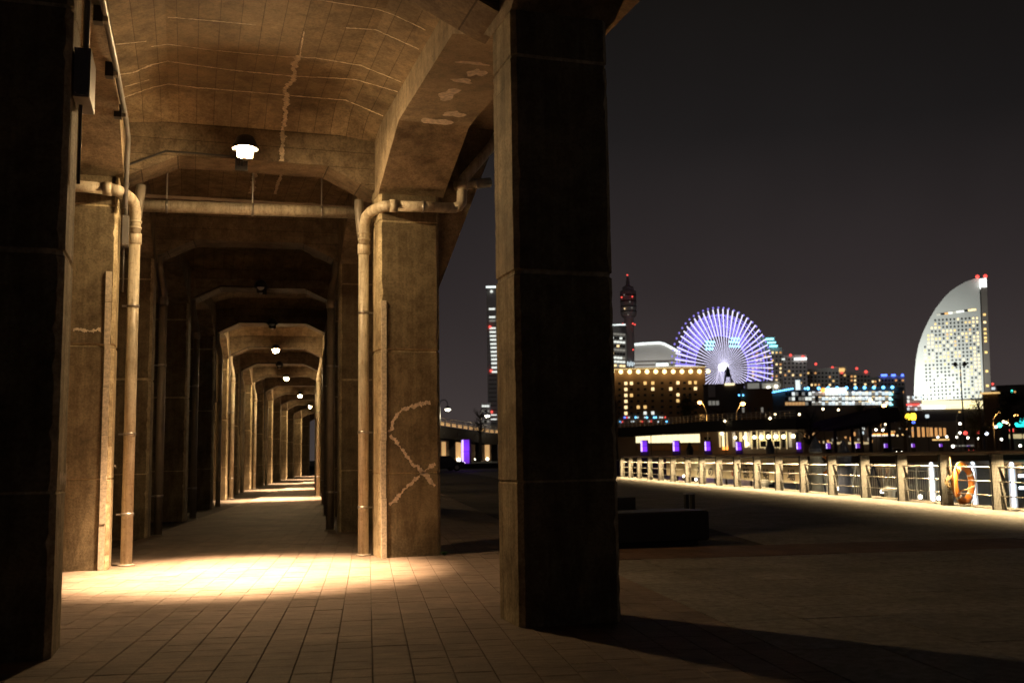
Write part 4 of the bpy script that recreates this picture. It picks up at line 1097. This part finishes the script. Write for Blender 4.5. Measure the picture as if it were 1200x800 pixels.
# ================================================================ elevated walkway
PATH = [(470, 150), (515, 162), (580, 182), (650, 205), (727, 214), (775, 206), (820, 198), (875, 190), (932, 182)]
TOPY = {470: 492, 515: 498.5, 580: 508, 650: 505, 727: 501, 775: 497.5, 820: 493.8, 875: 491.5, 932: 489.5}
wk = thing('elevated_walkway', 'dark elevated walkway on arched piers crossing the far plaza', 'walkway')
pts = []
for px, d in PATH:
    p = at(px, TOPY[px], d); pts.append(p)
for i, (a, b) in enumerate(zip(pts, pts[1:])):
    th = 1.9; dv = (b-a); nn = Vector((-dv.y, dv.x, 0)).normalized()*3.0
    MB().rings([[a-Vector((0, 0, th)), a, a+nn, a+nn-Vector((0, 0, th))], [b-Vector((0, 0, th)), b, b+nn, b+nn-Vector((0, 0, th))]]).build('deck_section', 'bridge_dark', wk)
    nseg = 10
    for k in range(nseg):
        q0 = a.lerp(b, k/nseg); q1 = a.lerp(b, (k+1)/nseg)
        MB().tube([q0, q0+Vector((0, 0, 1.25))], .06, 5).build('rail_post', 'steel', wk)
        if i < 3:
            up = Vector((0, 0, 1)); q0i, q1i = q0.lerp(q1, .15)+nn*.03, q0.lerp(q1, .85)+nn*.03
            MB().add([q0i+up*.12, q1i+up*.12, q1i+up*.62, q0i+up*.62], [(0, 1, 2, 3)]).build('rail_panel', 'arch_glow', wk)
    for h in (1.25, .85, .45): MB().tube([a+Vector((0, 0, h)), b+Vector((0, 0, h))], .05, 5).build('rail', 'steel', wk)
# piers with rounded openings lit from behind
for i, (px, d) in enumerate(((511, 163), (529.5, 168), (548.5, 174), (560.5, 178), (579.5, 184))):
    a = at(px, 515, d); t_ = MB().box(-.5, .5, .2, 2.6, 0, a.z-GZ+1.2)
    t_.build('pier', 'bridge_dark', wk, loc=(a.x, a.y, GZ), rot=(0, 0, -.25))
    MB().prism([(-1.5, 2.4), (-.5, 1.2), (.5, 1.2), (1.5, 2.4)], lambda p: (p[0], .2, a.z-GZ-1.4+p[1]), lambda p: (p[0], 2.6, a.z-GZ-1.4+p[1])).build('pier_head', 'bridge_dark', wk, loc=(a.x, a.y, GZ), rot=(0, 0, -.25))
B = Bld('lit_underpass', 'orange lit wall seen through the walkway piers', 'wall', 512, 582, 516, 235, 2, 'brown_wall', roof=False)
for x, w_, mt in ((520, 5, 'arch_glow'), (537, 5.5, 'arch_glow'), (541, 3, 'hall_soft'), (571, 5.5, 'arch_glow')): B.win(x, 528, w_, 21, mt, 'lit_bay')
for x, y, r in ((522.5, 538, 2.2), (537.5, 538.5, 2.2), (571, 537.6, 1.6), (557, 538, 1.0)): B.bulb(x, y, r, 'white_globe', 'underpass_lamp', -2)
# arched lamp posts on the walkway
def hook_lamp(px, py, d, h, label):
    top = at(px, py, d); T = thing('hook_lamp', label, 'street lamp', (top.x, top.y, top.z-h), -.28)
    r = h*.13
    MB().tube([(-2*r, 0, 0), (-2*r, 0, h*.72)] , .09, 8).build('pole', 'steel', T, True)
    MB().tube([(-2*r, 0, h*.72)]+[(-r+r*math.cos(math.pi-a), 0, h*.86+r*1.3*math.sin(a)) for a in [math.pi*k/8 for k in range(9)]]+[(0, 0, h*.8)], .06, 8).build('hook', 'dark_metal', T, True)
    MB().lathe([(.05, .45), (.25, .3), (.55, .05), (.56, 0)], 12, (0, 0, h*.72)).build('shade', 'dark_metal', T, True)
    MB().sphere((0, 0, h*.70), .42, 12, 7, .6).build('globe', 'white_globe', T, True)
    light('POINT', T, (0, 0, h*.70-.6), 500, (1, .9, .65), size=.3)
hook_lamp(524.5, 469, 158, 4.6, 'hook shaped lamp on the walkway left of the skyscraper')
hook_lamp(571, 478, 178, 4.4, 'second hook shaped lamp beside the nearest pillar')

# dark stair roof rising to the right end
p0, p1, p2, p3 = at(944, 497, 178), at(1028, 477, 165), at(1034, 492, 165), at(960, 505, 178)
sr = thing('stair_roof', 'dark sloping stair roof at the right end of the walkway', 'roof', (0, 0, 0))
bk = Vector((p1.y-p0.y, -(p1.x-p0.x), 0)).normalized()*-4
MB().rings([[p0, p1, p2, p3], [p+bk for p in (p0, p1, p2, p3)]]).build('roof_slab', 'bridge_dark', sr)
for k in range(4):
    q_ = p3.lerp(p2, .1+.28*k)+bk*.5; MB().tube([(q_.x, q_.y, GZ), q_+Vector((0, 0, .3))], .25, 8).build('column', 'bridge_dark', sr)

# ================================================================ lit hall under the walkway
B = Bld('glass_hall', 'bright glass hall under the walkway beyond the basin', 'building', 722, 942, 505, 222, 12, 'dark_wall', roof=False)
PAN = [(733, 507, 12, 3.8, 'win_cool'), (747.5, 511, 4.5, 15, 'hall_glow')] + [(753+i*6.4, 514.5-i*.12, 6, 8.5+.1*i, 'hall_glow') for i in range(11)]
for x, y, w_, h_, mt in PAN: B.win(x, y, w_, h_, mt, 'glass_panel')
for i in range(9): B.win(751+i*8, 524.5, 7.4, 6, 'brown_wall', 'brick_panel', y=-.3)
B.win(832, 514, 17, 13, 'dark_wall', 'service_panel', y=-.3); B.win(829, 513.5, 7, 3, 'window_dark', 'panel_lettering_bar', y=-.6)
for i, x in enumerate((843.5, 847.5, 851.5, 860, 868, 874, 878, 884, 892, 900, 909, 918, 926, 934)):
    B.win(x, 515, 3.2 if i > 2 else 2.6, 17, ('hall_soft', 'hall_glow', 'hall_soft', 'win_dim', 'hall_soft', 'hall_glow', 'win_dim', 'window_dark', 'win_dim', 'window_dark', 'win_dim', 'window_dark', 'win_dim', 'window_dark')[i], 'glass_panel')
for x in (842, 854, 864, 871, 880.5, 887, 895.5, 904, 913, 921.5): B.win(x, 515.5, 1.1, 20, 'hall_soft' if x > 880 else 'dark_wall', 'mullion', y=-.4)
for x, y, r in ((861.5, 512.7, 1.8), (872.5, 512.5, 2), (883.7, 512.2, 2.0), (891.8, 512.2, 2.4), (900.2, 511.6, 2.4), (908.7, 511.5, 2.4), (917.8, 511.5, 2.3), (929, 511, 2.2), (875.5, 520, 1.8), (845.5, 508, 1.5)): B.bulb(x, y, r, 'far_globe', 'hall_lamp', -1)
for x in (894, 910): B.win(x, 520, 8, 9, 'hall_soft', 'display_frame', y=-.5); 
for x in (894, 910): B.win(x, 520, 6.2, 6.6, 'window_dark', 'display_screen', y=-.9)
for x in (848, 851.5): B.win(x, 525, 3, 3.6, 'sign_orange', 'red_panel', y=-.9)
B = Bld('arcade_building', 'dark building with orange lit columns below the sail hotel', 'building', 1030, 1150, 494, 330, 10, 'dark_wall', roof=False)
for i, x in enumerate((1069.5, 1076.5, 1082, 1087.5, 1091.5, 1097, 1102, 1107)): B.win(x, 506, 2.6, 11-i*.35, 'win_orange', 'lit_column')
B.win(1102.5, 515, 17, 1.6, 'win_gold', 'low_light'); B.win(1128, 522, 22, 1.5, 'win_dim', 'low_light')
for i in range(12): B.win(1036+i*3+rnd.uniform(-1, 1), 500+rnd.uniform(0, 12), 1.8, 1.8, rnd.choice(('win_orange', 'win_warm', 'win_gold', 'win_dim')), 'shop_light')
B = Bld('low_shops', 'low dark shops with scattered orange lights behind the piles', 'building', 940, 1030, 503, 300, 8, 'dark_wall', roof=False)
for i in range(16): B.win(944+i*5.2+rnd.uniform(-1, 1), 508+rnd.uniform(0, 12), rnd.uniform(1.4, 2.6), rnd.uniform(1.6, 5), rnd.choice(('arch_glow', 'win_orange', 'win_dim', 'hall_soft')), 'shop_light')
B.win(1010.5, 501.5, 5, 3.4, 'win_white', 'lit_sign', y=-.5); B.win(1010, 507, 4.2, 3, 'win_cool', 'lit_sign', y=-.5)
for x, w_ in ((985, 8), (999, 9), (1010, 14), (972.5, 5)): B.win(x, 516+x*.003, w_, 2.4, 'hall_soft', 'hedge_light', y=-1)
B.win(1033, 510, 26, 1.8, 'win_white', 'canopy_light', y=-2); B.win(1035, 508.6, 22, 1.2, 'sign_orange', 'canopy_edge', y=-2.2)

# ================================================================ purple light boxes along the far promenade
PUR = [(545.5, 515, 100, 'tall purple light panel seen between the two right pillars'), (754.5, 516, 124, 'purple light panel nearest the main pillar'), (792, 516.3, 132, 'second purple panel right of the main pillar'), (829, 517, 143, 'third purple panel right of the main pillar'),
       (865.5, 517.6, 154, 'fourth purple panel, at the right half of the glass hall'), (936, 518, 175, 'purple panel left of the pale mooring pile'), (970.5, 519.2, 190, 'purple panel between the two big mooring piles'), (1005, 519.4, 212, 'purple panel right of the dark blue pile'),
       (1038, 519.6, 232, 'purple panel below the stair roof'), (1070, 519.6, 252, 'purple panel below the orange columns'), (1102.5, 519.8, 275, 'purple panel left of the life ring post'), (1135, 522, 300, 'faint purple panel above the light column')]
for px, py, d, lb in PUR:
    p = at(px, py, d); T = thing('light_panel', lb, 'light panel', (p.x, p.y, GZ), -math.atan2(p.x, p.y), 'purple light panels along the far promenade'); h = p.z-GZ
    w_ = .36; zb = .12 if d < 105 else CAM_H+d*.0040-GZ
    MB().box(-w_-.05, w_+.17, 0, .3, 0, h+.06).build('frame', 'dark_metal', T)
    MB().box(-w_-.06, w_+.18, -.06, -.002, 0, zb-.05).build('plinth', 'dark_metal', T)
    MB().box(-w_, w_, -.05, -.004, zb, h).build('glow_face', 'purple', T)
    MB().box(-w_-.02, -w_+.16, -.10, -.055, zb, h-.02).build('edge_tube', 'purple_hot', T)
    MB().box(-w_, w_, -.12, -.104, (h+zb)*.5-.02, (h+zb)*.5+.02).build('cross_bar', 'dark_metal', T)
    if d < 180: light('POINT', T, (0, -.8, h*.6), 30, (.4, .12, 1), size=.3)

# ================================================================ street lamps, globes, signals
def street_lamp(px, py, d, label, mat='sodium', arm=1.6, r=.32, power=900, side=1, col=(1, .5, .14)):
    p = at(px, py, d); T = thing('street_lamp', label, 'street lamp', (p.x, p.y, GZ), -math.atan2(p.x, p.y), 'street lamps across the basin')
    h = p.z-GZ
    MB().tube([(side*arm, 0, 0), (side*arm, 0, h*.78)], [.14, .09], 8).build('pole', 'steel', T, True)
    MB().tube([(side*arm, 0, h*.78), (side*arm*.9, 0, h*.86), (side*arm*.5, 0, h*.96), (0, 0, h+.05)], .07, 8).build('arm', 'steel', T, True)
    MB().sphere((0, 0, h), r, 10, 7, .7).build('lamp_head', mat, T, True)
    if power: light('POINT', T, (0, -.5, h-.7), power, col, size=.3)
street_lamp(820, 471.5, 205, 'orange street lamp in front of the brown hotel', side=1, r=.42, arm=1.3)
street_lamp(870.5, 473, 200, 'orange street lamp below the ferris wheel', side=-1, r=.46, arm=1.3)
street_lamp(1036, 475, 240, 'orange lit street lamp left of the sail hotel', side=-1, r=.5, arm=.9, power=1500)
street_lamp(1170, 484, 260, 'orange street lamp in front of the pine', side=-1, arm=1.2, r=.4)
street_lamp(1191, 487.5, 255, 'orange street lamp at the right edge', side=-1, arm=1.2, r=.55)
street_lamp(1124.5, 482.5, 300, 'dim street lamp under the hotel podium', 'win_gold', arm=.9, side=-1, r=.3, power=0)
def globe(px, py, d, r, mat, label, grp='globe lamps across the basin'):
    p = at(px, py, d); T = thing('globe_lamp', label, 'lamp', (p.x, p.y, GZ), 0, grp)
    h = max(.3, p.z-GZ)
    MB().tube([(0, 0, 0), (0, 0, h)], .06, 6).build('pole', 'dark_metal', T)
    MB().sphere((0, 0, h), r*.62*d/1200, 10, 7).build('globe', mat, T, True)
GL = [(762.5, 499.6, 210, 2.0, 'far_globe', 'globe lamp on the walkway right of the main pillar'), (849.5, 493.2, 193, 2.0, 'far_globe', 'globe lamp on the walkway under the wheel'), (908.3, 485, 188, 2.1, 'far_globe', 'globe lamp at the walkway end, upper'), (902.5, 490, 186, 2.3, 'far_globe', 'bright globe lamp low at the walkway end'),
      (936.7, 485.3, 230, 2.0, 'far_globe', 'globe lamp below the left part of the mall'), (964.5, 479, 240, 2.0, 'far_globe', 'left globe lamp of two below the mall sign'), (982.5, 480, 240, 1.9, 'far_globe', 'right globe lamp of two below the mall sign'), (1020, 469, 545, 3.2, 'sodium', 'orange flood lamp in front of the mall'),
      (1026.5, 503.3, 280, 2.0, 'white_globe', 'white globe lamp left of the tall orange lit pole'), (1034.5, 503.8, 275, 2.2, 'white_globe', 'white globe lamp at the foot of the tall orange lit pole'), (1037.5, 497, 290, 1.6, 'far_globe', 'small lamp right of the tall orange lit pole'), (1099, 512, 310, 1.9, 'white_globe', 'leftmost white lamp in the row before the trees'),
      (1109.5, 511.5, 310, 1.9, 'white_globe', 'second white lamp in the row before the trees'), (1121.5, 512, 310, 1.9, 'white_globe', 'third white lamp in the row before the trees'), (1134.3, 512.8, 310, 2.0, 'white_globe', 'fourth white lamp in the row before the trees'), (1147, 513.4, 310, 2.0, 'white_globe', 'fifth white lamp in the row before the trees'),
      (1173.5, 514.5, 310, 2.1, 'white_globe', 'sixth white lamp in the row before the trees'), (1116.7, 522.7, 150, 2.5, 'white_globe', 'big white globe lamp above the life ring'), (1195.5, 522, 150, 2.2, 'white_globe', 'white globe lamp above the fence at the right edge'), (1125, 507, 300, 2.0, 'white_globe', 'white lamp left of the red signal'),
      (1125, 496.2, 320, 2.2, 'white_globe', 'white lamp hanging below the podium'), (1156, 507.5, 290, 3.2, 'tube_blue', 'bluish white lamp between the trees'), (1167.3, 500, 300, 2.1, 'white_globe', 'white lamp left of the green signal'), (1176, 494, 330, 2.2, 'far_globe', 'first of the orange lamps left of the teal sign'),
      (1180, 495, 330, 2.0, 'far_globe', 'second of the orange lamps left of the teal sign'), (1184.5, 497.5, 330, 2.4, 'far_globe', 'third of the orange lamps left of the teal sign'), (1182.5, 492.4, 330, 1.7, 'sodium', 'dim orange lamp above the others left of the teal sign')]
for a in GL: globe(*a)
def signal(px, py, d, mat, label):
    p = at(px, py, d); T = thing('traffic_signal', label, 'traffic signal', (p.x, p.y, GZ), -math.atan2(p.x, p.y)); h = p.z-GZ
    MB().tube([(0, .1, 0), (0, .1, h-.4)], .08, 6).build('pole', 'dark_metal', T)
    MB().box(-.25, 1.1, 0, .25, h-.35, h+.35).build('housing', 'dark_metal', T)
    for i in range(3): MB().sphere((i*.42, -.05, h), .19 if i else .55, 10, 6).build('lens', mat if i == 0 else 'rubber', T, True)
signal(1171.5, 498, 280, 'green_light', 'green traffic signal right of the trees')
signal(1185.5, 504, 280, 'red_light', 'red traffic signal below the teal sign')
signal(1131.5, 507.2, 300, 'red_light', 'red traffic signal in front of the dark trees')
signal(1147, 506, 320, 'red_light', 'dim red traffic signal right of the dark trees')
def panel_sign(px, py, d, w, h, mat, label, cat='sign'):
    p = at(px, py, d); s_ = d/1200; T = thing('lit_sign', label, cat, (p.x, p.y, GZ), -math.atan2(p.x, p.y)); z = p.z-GZ
    MB().lathe([(w*s_/2*.8, -h*s_/2), (w*s_/2, -h*s_*.2), (w*s_/2, h*s_*.3), (w*s_/2*.7, h*s_/2)], 14, (0, 0, z)).build('lamp_body', mat, T, True)
    MB().tube([(0, 0, 0), (0, 0, z-h*s_/2)], .1, 6).build('post', 'dark_metal', T)
    return T
panel_sign(1197, 494.5, 290, 13, 9.5, 'teal_sign', 'round glowing teal sign at the right edge')
T = panel_sign(1063.7, 488, 300, 5.4, 6.6, 'yellow_sign', 'left of two glowing yellow lamps beside a bare tree')
panel_sign(1070.2, 488, 300, 5.8, 7.4, 'yellow_sign', 'right of two glowing yellow lamps beside a bare tree')
panel_sign(1066.9, 488, 299, 2.2, 3.4, 'green_glow', 'small green lamp between two yellow lamps')
panel_sign(1086.5, 487.5, 320, 4, 3.6, 'win_cool', 'small pale blue lit sign below the podium')
panel_sign(1070.5, 494.7, 310, 3, 2.4, 'deep_blue', 'small blue lit sign below the yellow lamps')
B = Bld('row_of_kiosks', 'low kiosks with warm lit fronts at the right edge', 'building', 1182, 1215, 507, 300, 6, 'dark_wall', roof=False)
for i in range(9): B.win(1184+i*3.6, 511, 2.8, 4.5, 'hall_soft', 'lit_front')
dp = thing('double_lamp_post', 'tall dark lamp post with two heads before the sail hotel', 'lamp post', (0, 0, 0))
p = at(1125, 428, 330); dp.location = (p.x, p.y, GZ); dp.rotation_euler = (0, 0, -math.atan2(p.x, p.y)); h = p.z-GZ
MB().tube([(0, 0, 0), (0, 0, h)], [.28, .14], 8).build('pole', 'dark_metal', dp, True)
MB().tube([(-1.2, 0, h+.1), (1.2, 0, h+.1)], .1, 6).build('arm', 'dark_metal', dp, True)
for s_ in (-1, 1): MB().lathe([(.15, .8), (.65, .3), (.55, -.4), (.1, -.6)], 10, (s_*1.25, 0, h+.3)).build('lamp_head', 'dark_metal', dp, True)

# ================================================================ trees
def tree(px, py, d, hpx, wpx, label, leafy=.0, seed=1, mat='leaf_dark'):
    rr = random.Random(seed); p = at(px, py, d); s_ = d/1200; top = p.z-GZ; Hc = hpx*s_; Wc = wpx*s_
    T = thing('tree', label, 'tree', (p.x, p.y, GZ), -math.atan2(p.x, p.y), 'trees across the basin')
    t0 = max(.5, top-Hc)
    tk = MB(); tk.tube([(0, 0, 0), (rr.uniform(-.1, .1), 0, t0), (rr.uniform(-.3, .3), 0, t0+Hc*.5), (0, 0, top*.97)], [Hc*.035+.12, Hc*.028+.09, Hc*.015+.04, .03], 7)
    tips = []
    for i in range(26 if leafy else 44):
        a = rr.uniform(0, 6.28); z0 = t0+Hc*rr.uniform(.0, .75); l = Wc*.5*rr.uniform(.5, 1)*(1.05-.5*(z0-t0)/Hc)
        up = Hc*rr.uniform(.12, .30); m1 = Vector((math.cos(a)*l*.5, math.sin(a)*l*.5, z0+up*.55)); e_ = Vector((math.cos(a)*l, math.sin(a)*l, z0+up))
        tk.tube([(0, 0, z0), m1, e_], [Hc*.010+.03, Hc*.006+.02, .015], 4); tips += [m1, e_]
        if not leafy:
            for j in range(3):
                b_ = m1.lerp(e_, rr.random()); tk.tube([b_, b_+Vector((rr.uniform(-1, 1)*l*.35, rr.uniform(-1, 1)*l*.35, up*rr.uniform(.2, .7)))], [.022, .01], 3)
    tk.build('trunk', 'bark', T)
    if leafy:
        cr = MB()
        for e_ in tips:
            for j in range(int(60*leafy)):
                c = e_+Vector((rr.gauss(0, Wc*.085), rr.gauss(0, Wc*.085), rr.gauss(0, Hc*.05))); sz = Wc*.035*rr.uniform(.6, 1.4)
                a, b_ = Vector((rr.gauss(0, 1), rr.gauss(0, 1), rr.gauss(0, 1))).normalized()*sz, Vector((rr.gauss(0, 1), rr.gauss(0, 1), rr.gauss(0, 1))).normalized()*sz
                cr.add([c-a, c+b_*.5, c+a, c-b_*.5], [(0, 1, 2, 3)])
        cr.build('crown', mat, T)
tree(806, 465, 260, 28, 22, 'small leafy tree in front of the brown hotel', .9, 3)
tree(1182, 461, 235, 34, 34, 'dark pine right of the sail hotel', 1.0, 5)
tree(1146, 466, 245, 44, 26, 'dark slender tree in front of the hotel podium', .35, 8)
tree(1142, 488, 250, 24, 22, 'low dark tree among the signal lights', .5, 9)
tree(948, 478, 170, 44, 34, 'bare tree at the right end of the walkway', 0, 13)
tree(1058, 470, 290, 40, 24, 'bare tree left of the yellow lamps', 0, 17)
tree(846, 474, 250, 26, 40, 'bare tree in front of the dark depot', 0, 19)
tree(562, 480, 172, 32, 26, 'bare tree behind the walkway beside the nearest pillar', 0, 23)
tree(721, 462, 200, 40, 22, 'bare tree at the edge of the nearest pillar, before the brown hotel', 0, 29)
tree(1008, 472, 200, 34, 20, 'dark leafy tree beside the stair roof', .6, 31)

# ================================================================ cars
def car(px, d, label, rz=0., face=True):
    p = at(px, 530, d); T = thing('parked_car', label, 'car', (p.x, p.y, GZ if d > 118 else -.03), -math.atan2(p.x, p.y)+rz, 'cars across the basin')
    body = [(-2.1, .28), (2.1, .28), (2.15, .62), (2.0, .82), (1.25, .92), (.65, 1.38), (-1.1, 1.42), (-1.75, .98), (-2.1, .9), (-2.16, .6)]
    MB().prism(body, lambda q_: (q_[0], -.85, q_[1]), lambda q_: (q_[0], .85, q_[1])).build('body', 'car_dark', T)
    MB().prism([(1.1, .95), (.62, 1.33), (-1.05, 1.36), (-1.55, 1.0)], lambda q_: (q_[0], -.862, q_[1]), lambda q_: (q_[0], -.853, q_[1])).build('side_window', 'window_dark', T)
    for x in (-1.3, 1.3):
        for y in (-.80, .80):
            wv = MB().lathe([(.31, -.1), (.33, -.06), (.33, .06), (.31, .1)], 14).build('wheel', 'rubber', T, True, (x, y, .32), (R(90), 0, 0))
            MB().lathe([(.2, -.012), (.2, .012)], 10).build('rim', 'steel', wv, loc=(0, 0, .11 if y < 0 else -.11))
    for y in (-.6, .6):
        MB().sphere((2.12, y, .66), .10, 8, 6).build('headlight', 'white_globe', T, True)
        MB().sphere((-2.12, y, .74), .09, 8, 6).build('tail_light', 'red_light', T, True)
car(516, 96, 'dark car parked at the edge of the second right pillar', R(20))
car(1050, 262, 'car with lit headlights below the sail hotel', R(-70))
car(1144, 268, 'car with lit lights behind the light column', R(60))
